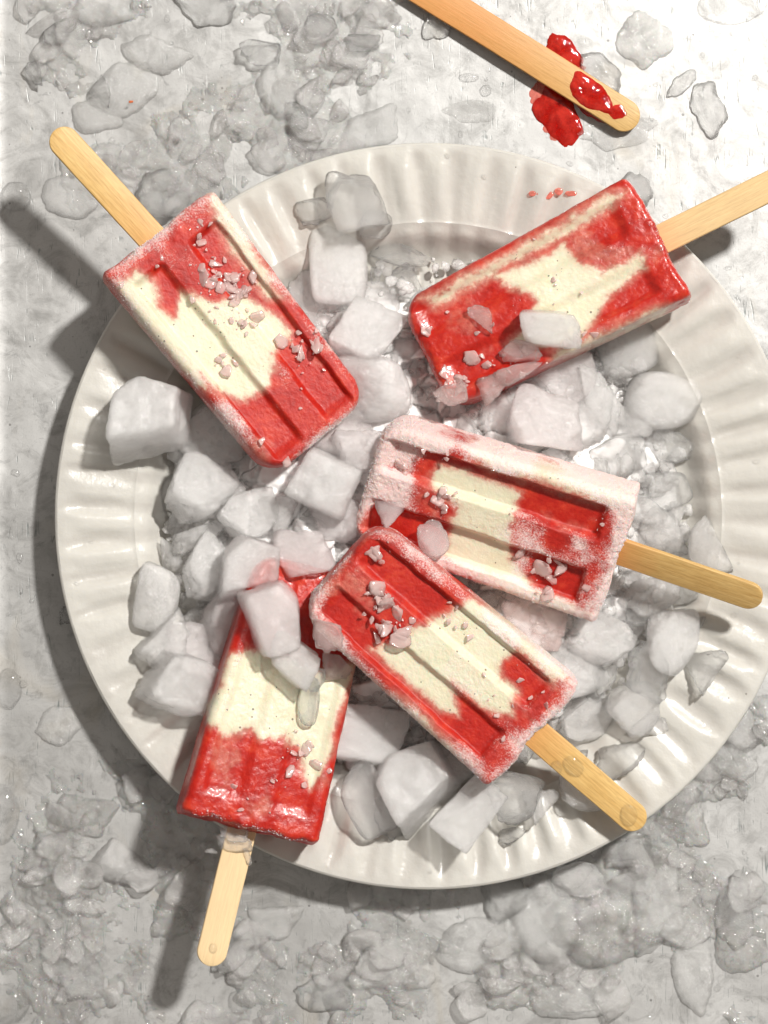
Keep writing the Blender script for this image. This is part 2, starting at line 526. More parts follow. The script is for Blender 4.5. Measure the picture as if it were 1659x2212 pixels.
# ------------------------------------------------------------------ popsicles
def poly_sd(pts, poly):
    """signed distance, positive inside, pts (N,2)"""
    poly = np.asarray(poly, float)
    d = np.full(len(pts), 1e9)
    ins = np.zeros(len(pts), bool)
    n = len(poly)
    for i in range(n):
        a = poly[i]; b = poly[(i + 1) % n]
        ab = b - a
        t = np.clip(((pts - a) @ ab) / (ab @ ab + 1e-9), 0, 1)
        q = a + t[:, None] * ab
        d = np.minimum(d, np.hypot(*(pts - q).T))
        cond = (a[1] > pts[:, 1]) != (b[1] > pts[:, 1])
        xi = a[0] + (pts[:, 1] - a[1]) / (b[1] - a[1] + 1e-12) * (b[0] - a[0])
        ins ^= cond & (pts[:, 0] < xi)
    return np.where(ins, d, -d)

def stick_mesh(name, length, width, mat, bow=0.0, thick=0.2, seed=0):
    """from x=0 to x=-length, rounded at the far end (and at x=0 when bow)"""
    nst = 90
    xs = -length * (0.5 - 0.5 * np.cos(np.linspace(0, math.pi, nst)))
    hw = np.zeros(nst)
    r = width / 2
    for i, x in enumerate(xs):
        d = length + x
        k = math.sqrt(max(0, 1 - (1 - min(d, r) / r) ** 2))
        hw[i] = r * k
    hw = np.maximum(hw, 0.001)
    hw *= 1 + 0.02 * fbm(v3(xs * 0.6, xs * 0 + seed), seed, 3)
    sec = []
    e = 0.045
    for (sx, sz, a0) in ((1, 1, 0), (-1, 1, 90), (-1, -1, 180), (1, -1, 270)):
        for a in (0, 30, 60, 90):
            sec.append((sx, sz, e * math.cos(D2R(a0 + a)), e * math.sin(D2R(a0 + a))))
    V = []
    for x, h in zip(xs, hw):
        ee = min(1, h / (2 * e))
        for sx, sz, ox, oz in sec:
            V.append((x, sx * max(h - e, 0) + ox * ee, sz * (thick / 2 - e) + oz + bow * math.sin(math.pi * -x / length)))
    V = np.array(V)
    m = len(sec)
    f = [tuple(q) for q in grid_faces(nst, m, True)[:, ::-1]]
    f.append(tuple(range(m))); f.append(tuple(range((nst - 1) * m, nst * m))[::-1])
    return make_mesh(name, V, f, mat)

CREAM = {
 1: [[(262,625),(300,585),(335,610),(342,665),(375,690),(400,640),(450,650),(530,640),(600,690),(632,728),(592,770),(600,815),(560,870),(530,875),(490,862),(440,810),(462,850),(430,840),(380,780),(300,700)],
     [(452,405),(500,440),(545,530),(610,650),(585,650),(540,590),(500,545),(462,470)]],
 2: [[(1060,605),(1160,565),(1212,535),(1240,580),(1300,592),(1385,555),(1390,580),(1310,640),(1285,690),(1240,745),(1130,760),(1085,755),(1150,700),(1155,650),(1100,625)],
     [(905,655),(1010,595),(1150,520),(1300,425),(1345,425),(1290,470),(1160,545),(1050,605),(935,668)],
     [(1190,760),(1300,720),(1440,665),(1440,690),(1290,750),(1180,790)]],
 3: [[(945,1000),(1115,1062),(1102,1120),(1090,1165),(1098,1205),(1140,1265),(1200,1290),(1280,1330),(1180,1310),(1000,1235),(945,1200),(955,1150),(990,1100),(925,1050)],
     [(1010,950),(1110,975),(1370,1050),(1358,1105),(1150,1040),(1060,1015),(1020,985)]],
 4: [[(840,1370),(905,1330),(960,1312),(1000,1280),(1062,1320),(1105,1400),(1070,1430),(1080,1462),(1110,1482),(1095,1535),(1050,1530),(985,1480),(960,1462),(975,1530),(945,1520),(880,1475),(830,1425),(790,1390)],
     [(1020,1270),(1100,1330),(1200,1410),(1222,1462),(1180,1465),(1110,1400),(1060,1350)],
     [(770,1450),(860,1500),(960,1590),(1010,1650),(940,1620),(840,1530)]],
 5: [[(535,1400),(600,1405),(700,1440),(765,1430),(750,1500),(728,1570),(712,1640),(672,1690),(650,1680),(655,1620),(620,1592),(550,1580),(490,1590),(450,1560),(450,1520),(480,1460),(500,1400)]],
}
POPS = {
 # butt centre px, tip centre px, z butt, z tip, roll deg, width, channel depth, frost, wet, stick len, stick w
 1: dict(b=(338,508), t=(688,948), zb=3.6, zt=3.0, roll=-7, W=4.85, taper=0.90, ch=0.26, frost=0.85, wet=False, sl=5.0, off=(0.0,)),
 2: dict(b=(1424,518), t=(922,776), zb=3.3, zt=2.9, roll=7, W=4.75, taper=0.87, ch=0.17, frost=0.35, wet=True, sl=4.95, off=(0,)),
 3: dict(b=(1338,1196), t=(800,1022), zb=3.55, zt=3.0, roll=-20, W=4.85, taper=0.93, ch=0.34, frost=1.25, wet=False, sl=5.1, off=(0,)),
 4: dict(b=(1152,1580), t=(732,1218), zb=3.35, zt=4.3, roll=-5, W=4.80, taper=0.88, ch=0.24, frost=1.0, wet=False, sl=5.15, off=(0,)),
 5: dict(b=(532,1788), t=(675,1225), zb=3.2, zt=2.3, roll=9, W=4.95, taper=0.86, ch=0.09, frost=0.5, wet=True, sl=4.95, off=(0,)),
}
POPLAB = {
 1: 'frosted red and cream ice pop with a cluster of ice crumbs across its face',
 2: 'wet bright red and cream ice pop on the rim below the loose used stick',
 3: 'heavily frosted ice pop tipped sideways, deep grooves, under the tip of another pop',
 4: 'frosted ice pop lying on top of two others, water drops on its stick',
 5: 'smooth-faced ice pop half buried under ice chunks, its stick wrapped in melting ice',
}
TH = 2.15
POPM = {}
def build_pop(i):
    d = POPS[i]
    b = P(*d['b'], d['zb']); tp = P(*d['t'], d['zt'])
    ax = tp - b
    L = ax.length
    W = d['W']
    xdir = ax.normalized()
    ydir = Vector((0, 0, 1)).cross(xdir).normalized()
    zdir = xdir.cross(ydir)
    Mx = Matrix((xdir, ydir, zdir)).transposed().to_4x4() @ Matrix.Rotation(D2R(d['roll']), 4, 'X')
    Mx.translation = b
    root = bpy.data.objects.new('ice_pop', None)
    COL.objects.link(root)
    root.matrix_world = Mx
    tag(root, POPLAB[i], 'ice pop', 'ice pops on the plate')
    # cross-section sample directions: points on a rounded rectangle described as (u across -1..1, side)
    NT_, NS, NB = 120, 22, 40
    e = 0.30          # edge rounding
    secs = []
    def arc(cx, cz, a0, a1, n, r):
        return [('a', cx, cz, math.cos(D2R(a0 + (a1 - a0) * k / n)) * r, math.sin(D2R(a0 + (a1 - a0) * k / n)) * r) for k in range(n)]
    # top face from +y to -y, then side, bottom, side
    pts = []
    for k in range(NT_): pts.append(('t', 1 - 2 * k / NT_, 0, 0))
    for k in range(8): a = D2R(90 + 90 * k / 8); pts.append(('c', -1, 1, (math.cos(a), math.sin(a))))
    for k in range(NS): pts.append(('s', -1, 1 - 2 * k / NS, 0))
    for k in range(8): a = D2R(180 + 90 * k / 8); pts.append(('c', -1, -1, (math.cos(a), math.sin(a))))
    for k in range(NB): pts.append(('b', -1 + 2 * k / NB, 0, 0))
    for k in range(8): a = D2R(270 + 90 * k / 8); pts.append(('c', 1, -1, (math.cos(a), math.sin(a))))
    for k in range(NS): pts.append(('s', 1, -1 + 2 * k / NS, 0))
    for k in range(8): a = D2R(0 + 90 * k / 8); pts.append(('c', 1, 1, (math.cos(a), math.sin(a))))
    m = len(pts)
    def section(hw, hz, ee):
        out = np.zeros((m, 2))
        for q, p in enumerate(pts):
            iw, iz = hw - ee, hz - ee
            if p[0] == 't': out[q] = (p[1] * iw, hz)
            elif p[0] == 'b': out[q] = (p[1] * iw, -hz)
            elif p[0] == 's': out[q] = (p[1] * hw, p[2] * iz)
            else: out[q] = (p[1] * iw + p[3][0] * ee, p[2] * iz + p[3][1] * ee)
        return out
    rc = 0.95        # tip corner radius in plan
    eb = 0.22        # rounding at the butt edge
    s_end = [0.5 - 0.5 * math.cos(math.pi * k / 2 / 14) for k in range(14)]
    ss = [eb * 2 * (x) for x in s_end[:14]] + list(np.linspace(eb, L - rc, 170)) + [L - rc + rc * math.sin(math.pi / 2 * k / 34) for k in range(1, 35)]
    ss = sorted(set(round(float(s), 5) for s in ss))
    rings = []
    for s in ss:
        hw = W / 2 * (1 - (1 - d['taper']) * s / L)
        hz = TH / 2 * (1 - 0.06 * s / L)
        if s > L - rc:
            k = (s - (L - rc)) / rc
            hw -= rc * (1 - math.sqrt(max(0, 1 - k * k))) * 0.93
        ez = 0.42
        if s > L - ez:
            k = (s - (L - ez)) / ez
            hz -= ez * (1 - math.sqrt(max(0, 1 - k * k)))
        if s < eb:
            k = (eb - s) / eb
            dd = eb * (1 - math.sqrt(max(0, 1 - k * k)))
            hw -= dd; hz -= dd
        sec = section(hw, hz, e)
        rings.append(np.column_stack([np.full(m, s), sec]))
    caps0 = [np.column_stack([np.full(m, ss[0]), rings[0][:, 1:] * f]) for f in (0.02, 0.25, 0.5, 0.75, 0.9)]
    caps1 = [np.column_stack([np.full(m, ss[-1]), rings[-1][:, 1:] * f]) for f in (0.9, 0.7, 0.4, 0.02)]
    allr = caps0 + rings + caps1
    V = np.concatenate(allr)
    n = len(allr)
    istop = np.tile(np.array([p[0] == 't' for p in pts]), n)
    x, y, z = V[:, 0].copy(), V[:, 1].copy(), V[:, 2].copy()
    # channels on the upper face
    tf = 1 - (1 - d['taper']) * x / L
    yy = y / tf
    sd_ = i * 13
    soft = 0.14 if not d['wet'] else 0.22
    jit = 0.05 * fbm(v3(x * 1.5, y * 1.5), sd_ + 2, 3)
    hwn = W / 2
    c0, c1 = 0.62, hwn - 0.58
    ay = np.abs(yy) + jit
    chan = sstep(c0 - soft, c0 + soft, ay) * (1 - sstep(c1 - soft * 0.7, c1 + soft * 0.7, ay))
    start = 0.95
    chan *= sstep(start - soft, start + soft, x + jit) * (1 - sstep(L - 0.75, L - 0.1, x) )
    z = np.where(istop, z - d['ch'] * chan, z)
    # outer face bulge and unevenness
    p3 = v3(x, y, z)
    nrm_like = np.column_stack([np.where(x < eb * .6, -0.6, np.where(x > L - 0.2, 0.6, 0)), y / (W / 2), z / (TH / 2)])
    nl = np.linalg.norm(nrm_like, axis=1, keepdims=True) + 1e-6
    nrm_like /= nl
    rough = 0.022 if not d['wet'] else 0.045
    disp = rough * fbm(p3 * 1.1, sd_ + 5, 4, 0.55)
    # lumps on the butt edge (ragged filling side)
    rag = (1 - sstep(0.2, 1.0, x))
    disp += rag * 0.05 * fbm(p3 * 2.2, sd_ + 7, 3)
    edge_y = np.minimum(hwn * tf - np.abs(y), 2)
    edge_x = np.minimum(x, L - x)
    near_edge = np.clip(1 - np.minimum(edge_y, edge_x) / 0.62, 0, 1)
    ribtop = (1 - chan) * (x > 0)
    fr = 0.34 * (1 - chan) + 0.30 * near_edge + 0.75 * fbm(p3 * 0.6, sd_ + 9, 4) + (0.1 if i == 3 else 0)
    side = np.tile(np.array([p[0] in 'sc' for p in pts]), n)
    fr = np.where(side, np.maximum(fr, 0.55 + 0.5 * fbm(p3 * 0.6, sd_ + 9, 4)), fr)
    # lip of the rib edges
    lip = sstep(0.02, 0.5, chan) * (1 - sstep(0.5, 0.98, chan))
    fr = np.clip(fr + 0.15 * lip, 0, 1.2)
    disp += np.clip(fr * min(d['frost'], 1.2), 0, 1.3) * 0.02 * vn(p3 * 9, sd_ + 11)
    disp += 0.008 * vn(p3 * 16, sd_ + 12)
    x2 = x + nrm_like[:, 0] * disp * 2; y2 = y + nrm_like[:, 1] * disp; z2 = z + nrm_like[:, 2] * disp
    # butt end tilts a little
    x2 = x2 + (1 - sstep(0, 1.2, x)) * (0.10 * vn(v3(y * 0.8, z * 0.5), sd_ + 14))
    if i == 5:
        x2 = x2 + (1 - sstep(0, 1.6, x)) * (0.05 * y / hwn)
        x2 = x2 + (1 - sstep(0, 1.0, x)) * 0.16 * fbm(v3(y * 1.6, z), 77, 3)
    # colour masks in photograph pixels
    bp = np.array(d['b'], float); tpx = np.array(d['t'], float)
    u = (tpx - bp) / np.linalg.norm(tpx - bp)
    vpx = np.array([u[1], -u[0]])
    zshift = np.sin(D2R(d['roll'])) * z * -1
    pp = bp + np.outer(x * PXC * 1.03 * (np.linalg.norm(tpx - bp) / 60 / L) , u) + np.outer((y * math.cos(D2R(d['roll'])) + zshift) * PXC * 1.03, vpx)
    wx = 16 * fbm(v3(pp[:, 0] / 45, pp[:, 1] / 45), sd_ + 20, 4, 0.6)
    wy = 16 * fbm(v3(pp[:, 0] / 45, pp[:, 1] / 45), sd_ + 25, 4, 0.6)
    st_ = 20 * fbm(v3(x * 0.45, y * 2.4, z * 0.8), sd_ + 28, 4, 0.6)
    wp = pp + np.column_stack([wx, wy]) * 0.7 + np.outer(st_, u)
    cream = np.zeros(len(pp))
    for k, poly in enumerate(CREAM[i]):
        s_ = poly_sd(wp, poly)
        soft_ = 17 if k == 0 else 22
        cream = np.maximum(cream, sstep(-soft_, soft_, s_) * (1 if k == 0 else 0.85))
    blot = sstep(0.25, 0.6, fbm(v3(pp[:, 0] / 70, pp[:, 1] / 70), sd_ + 33, 4))
    cream = np.maximum(cream, 0.22 * blot)
    if i == 5:
        fr = np.where(side, 0.2, fr)
    faces = grid_faces(n, m, True)
    mat = POPM[i] = mat_pop('strawberry_vanilla_ice_%s' % ['', 'crumbed', 'wet', 'frosty', 'frosted', 'smooth'][i], d['frost'], d['wet'], {2: 0.4, 5: 0.12}.get(i, 0.04))
    V2 = np.column_stack([x2, y2, z2])
    me = make_mesh('frozen_bar', V2, faces, mat, attrs={'cream': cream, 'frost': fr})
    link('frozen_bar', me, root)
    # stick
    sd = {1: ((-2.5, 3.5), 1.0), 2: ((-0.9, 1.2), 0.95), 3: ((-1.2, 0.2), 0.93), 4: ((-1.6, 0.4), 1.05), 5: ((-0.3, 1.0), 1.12)}[i]
    wm = mat_wood('birch_wood_%s' % ['', 'amber', 'pale', 'tan', 'golden', 'light'][i], sd[0][0] - 1.5, sd[0][1] - 1.5, sd[1], {5: 0.6, 2: 0.3}.get(i, 0))
    st = link('stick', stick_mesh('stick', d['sl'] + 1.5, 1.06 if i != 5 else 1.04, wm, seed=i), root, loc=(1.5, 0.0, 0.0))
    if i == 3:
        st.rotation_euler = (D2R(-12), 0, D2R(-1))
        st.location = (1.4, -0.1, -0.05)
    if i == 1: st.rotation_euler = (0, D2R(3), D2R(4.2)); st.location = (1.5, -0.1, 0.1)
    if i == 2: st.rotation_euler = (0, 0, D2R(-1.0))
    if i == 5: st.rotation_euler = (0, 0, D2R(0.5)); st.location = (1.5, 0.15, 0)
    # frost crystals standing on the frosty skin
    me.calc_loop_triangles()
    nv = np.zeros(len(V2) * 3); me.vertices.foreach_get('normal', nv); nv = nv.reshape(-1, 3)
    wts = np.clip(fr * max(d['frost'], 0.8) - 0.42, 0, 1) ** 1.3 * (V2[:, 2] > -0.6)
    wts[: m * 5] = 0
    cnt = int(6000 * min(1.2, d['frost']) ** 1.5)
    if i in (2, 5): cnt = 900
    idx = nr.choice(len(V2), cnt, p=wts / wts.sum())
    c0_ = V2[idx] + nr.normal(0, 0.015, (cnt, 3))
    nn = nv[idx] + nr.normal(0, 0.55, (cnt, 3)); nn /= np.linalg.norm(nn, axis=1, keepdims=True)
    t1 = np.cross(nn, nr.normal(0, 1, (cnt, 3))); t1 /= np.linalg.norm(t1, axis=1, keepdims=True)
    t2 = np.cross(nn, t1)
    hgt = nr.uniform(0.02, 0.075, (cnt, 1)) * (1 + 0.4 * (i == 3)); wd = nr.uniform(0.008, 0.02, (cnt, 1))
    A = c0_ + t1 * wd; B = c0_ - t1 * wd * .5 + t2 * wd * .87; C_ = c0_ - t1 * wd * .5 - t2 * wd * .87; T_ = c0_ + nn * hgt
    VV = np.stack([A, B, C_, T_], 1).reshape(-1, 3)
    base = np.arange(cnt)[:, None] * 4
    F = np.concatenate([base + np.array([[0, 1, 3]]), base + np.array([[1, 2, 3]]), base + np.array([[2, 0, 3]])])
    fo = link('frost', make_mesh('frost', VV, F, M['frost'], smooth=False), root)
    fo['kind'] = 'stuff'
    return root
POPROOT = {i: build_pop(i) for i in POPS}

# ------------------------------------------------------------------ ice pieces
import bmesh
def ico(sub):
    bm = bmesh.new()
    bmesh.ops.create_icosphere(bm, subdivisions=sub, radius=1)
    V = np.array([v.co[:] for v in bm.verts]); F = np.array([[v.index for v in f.verts] for f in bm.faces])
    bm.free()
    return V, F
ICO = {s: ico(s) for s in (3, 4, 5)}
def poly_body(kind, seed, sub=4):
    r = np.random.default_rng(seed)
    V, F = ICO[sub]
    if kind == 'cube':
        N = [(1, 0, 0), (-1, 0, 0), (0, 1, 0), (0, -1, 0), (0, 0, 1), (0, 0, -1)]
        N = np.array(N, float) + r.normal(0, 0.12, (6, 3)); Dd = np.array([0.9, 0.9, 0.85, 0.85, 0.75, 0.75]) * r.uniform(0.9, 1.08, 6)
        ex = r.normal(0, 1, (3, 3)); N = np.vstack([N, ex]); Dd = np.append(Dd, r.uniform(0.88, 1.1, 3)); p = 24
        jag = 0.07
    elif kind == 'chunk':
        N = r.normal(0, 1, (11, 3)); N[:, 2] *= 0.8; Dd = r.uniform(0.62, 1.0, 11); N[0] = (0, .1, 1); Dd[0] = .55; p = 28; jag = 0.09
        N = np.vstack([N, [(1, 0, 0), (-1, 0, 0), (0, 1, 0), (0, -1, 0), (0, 0, 1), (0, 0, -1)]]); Dd = np.append(Dd, [1, 1, 1, 1, .8, .8])
    elif kind == 'shard':
        k = r.integers(5, 8)
        ang = np.sort(r.uniform(0, 2 * math.pi, k) * 0.35 + np.arange(k) * 2 * math.pi / k)
        N = np.stack([np.cos(ang), np.sin(ang), r.normal(0, 0.35, k)], 1); Dd = r.uniform(0.6, 0.98, k)
        N = np.vstack([N, [(0.15, 0.1, 1), (0.1, -0.2, -1), (0.3, 0.2, 0.9), (-.3, -.2, .9)]]); Dd = np.append(Dd, [.5, .5, .56, .58]); p = 32; jag = 0.11
    else:  # lump, melted
        N = r.normal(0, 1, (8, 3)); Dd = r.uniform(0.75, 1.0, 8)
        N = np.vstack([N, [(1, 0, 0), (-1, 0, 0), (0, 1, 0), (0, -1, 0), (0, 0, 1), (0, 0, -1)]]); Dd = np.append(Dd, [1, 1, 1, 1, .7, .7]); p = 7; jag = 0.05
    N = N / np.linalg.norm(N, axis=1, keepdims=True)
    dots = np.maximum(V @ N.T / Dd, 1e-4)
    rad = (dots ** p).sum(1) ** (-1 / p)
    rad *= 1 + jag * fbm(V * 2.3, seed, 4, 0.6)
    ridge = 1 - np.abs(vn(V * 1.7, seed + 3))
    rad *= 1 - 0.10 * (kind in ('chunk', 'shard')) * np.clip(ridge - 0.8, 0, 1) / 0.2
    rad *= 1 - (0.035 if kind != 'lump' else 0.015) * np.abs(fbm(V * 6, seed + 5, 3, 0.6))
    X = V * rad[:, None]
    # chipped bites out of the outline
    if kind != 'lump':
        for _ in range(4):
            a = r.uniform(0, 2 * math.pi); c = np.array([math.cos(a), math.sin(a), r.normal(0, .4)]) * r.uniform(0.9, 1.1)
            dd = np.linalg.norm(X - c, axis=1); rr = r.uniform(0.25, 0.42)
            k = np.clip(1 - dd / rr, 0, 1)
            X -= c[None, :] / np.linalg.norm(c) * (k * rr * 0.45)[:, None]
    X[:, :2] /= np.abs(X[:, :2]).max(0)
    return X, F
_mc = {}
def ice_mesh(kind, var, mat, sub=4):
    key = (kind, var, mat, sub)
    if key not in _mc:
        V, F = poly_body(kind, hash((len(kind), var)) % 1000 + var * 17, sub)
        _mc[key] = make_mesh('ice_body', V, F, M[mat])
    return _mc[key]

def bed_h(x, y):
    """height of the packed ice above the table inside the plate"""
    r = math.hypot(x - PCX, y - PCY)
    return 0.6 + 1.15 * float(sstep(9.8, 5.5, np.array(r)) if False else (1 - sstep(5.0, 9.6, np.array([r]))[0]))

NAMES = {'cube': 'ice_cube', 'chunk': 'ice_chunk', 'shard': 'ice_shard', 'lump': 'ice_lump'}
_var = [0]
def ice(px, py, rx, ry, rot, kind, mat, label, z=None, up=0.0, rz=None, tilt=None, group=None, var=None, sub=4):
    _var[0] += 1
    var = var if var is not None else _var[0] % 9
    rxc, ryc = rx / PXC, ry / PXC
    rz = rz if rz is not None else min(rxc, ryc) * {'cube': 0.9, 'chunk': 0.8, 'shard': 0.7, 'lump': 0.75}[kind]
    if z is None:
        q = P(px, py, 2)
        r = math.hypot(q.x - PCX, q.y - PCY)
        ground = bed_h(q.x, q.y) if r < 9.6 else (float(plate_z(np.array(r))) if r < R_OUT else 0)
        z = ground + rz * 0.5 + up
    k = (CAM_H - z) / CAM_H
    tl = tilt if tilt is not None else (rnd.uniform(-14, 14), rnd.uniform(-14, 14))
    o = link(NAMES[kind], ice_mesh(kind, var, mat, sub), None, P(px, py, z), (D2R(tl[0]), D2R(tl[1]), D2R(rot)), (rxc * k, ryc * k, rz * k))
    tag(o, label, 'ice', group)
    return o

# packed crushed ice bed
def build_bed():
    nrr, na = 150, 560
    rs = np.linspace(0.05, 9.75, nrr); th = np.linspace(0, 2 * math.pi, na, endpoint=False)
    R, T = np.meshgrid(rs, th, indexing='ij')
    r, a = R.ravel(), T.ravel()
    cx, cy = np.cos(a), np.sin(a)
    edge = 9.0 + 0.55 * fbm(v3(cx * 3, cy * 3), 4, 4, .6) - 0.9 * np.clip(np.cos(a - 1.45), 0, 1) ** 8
    r = r * edge / 9.75
    x, y = r * cx, r * cy
    p = v3(x, y)
    # faceted lumps: cells with tilted tops
    cells = nr.uniform(-10, 10, (420, 2)); tl = nr.normal(0, 0.35, (420, 2)); ch = nr.uniform(0, 0.55, 420)
    wpt = np.column_stack([x, y]) + 0.18 * np.column_stack([fbm(p * 1.5, 8), fbm(p * 1.5, 9)])
    d = ((wpt[:, None, :] - cells[None]) ** 2).sum(2)
    o2 = np.argpartition(d, 1, axis=1)[:, :2]
    d1 = np.take_along_axis(d, o2, 1); sw = d1[:, 0] > d1[:, 1]
    i1 = np.where(sw, o2[:, 1], o2[:, 0]); da = np.sqrt(np.minimum(d1[:, 0], d1[:, 1])); db = np.sqrt(np.maximum(d1[:, 0], d1[:, 1]))
    dv = wpt - cells[i1]
    lump = ch[i1] + (dv * tl[i1]).sum(1) - 0.25 * np.exp(-((db - da) / 0.08))
    rr = r / edge
    z = 0.56 + (1 - sstep(0.6, 1.0, rr)) * 1.6 + np.clip(lump, -0.3, 0.8) * (1 - sstep(0.9, 1.0, rr)) * 0.8 + 0.12 * fbm(p * 3, 2, 3)
    z = np.where(rr > 0.985, 0.5, np.maximum(z, 0.62))
    z = np.maximum(z, plate_z(r) + 0.02 - 0.2 * (rr > 0.985))
    o = link('crushed_ice', make_mesh('crushed_ice', np.column_stack([x + PCX, y + PCY, z]), grid_faces(nrr, na, True), M['bed']))
    tag(o, 'bed of packed crushed ice filling the plate under the pops', 'ice', kind='stuff')
build_bed()

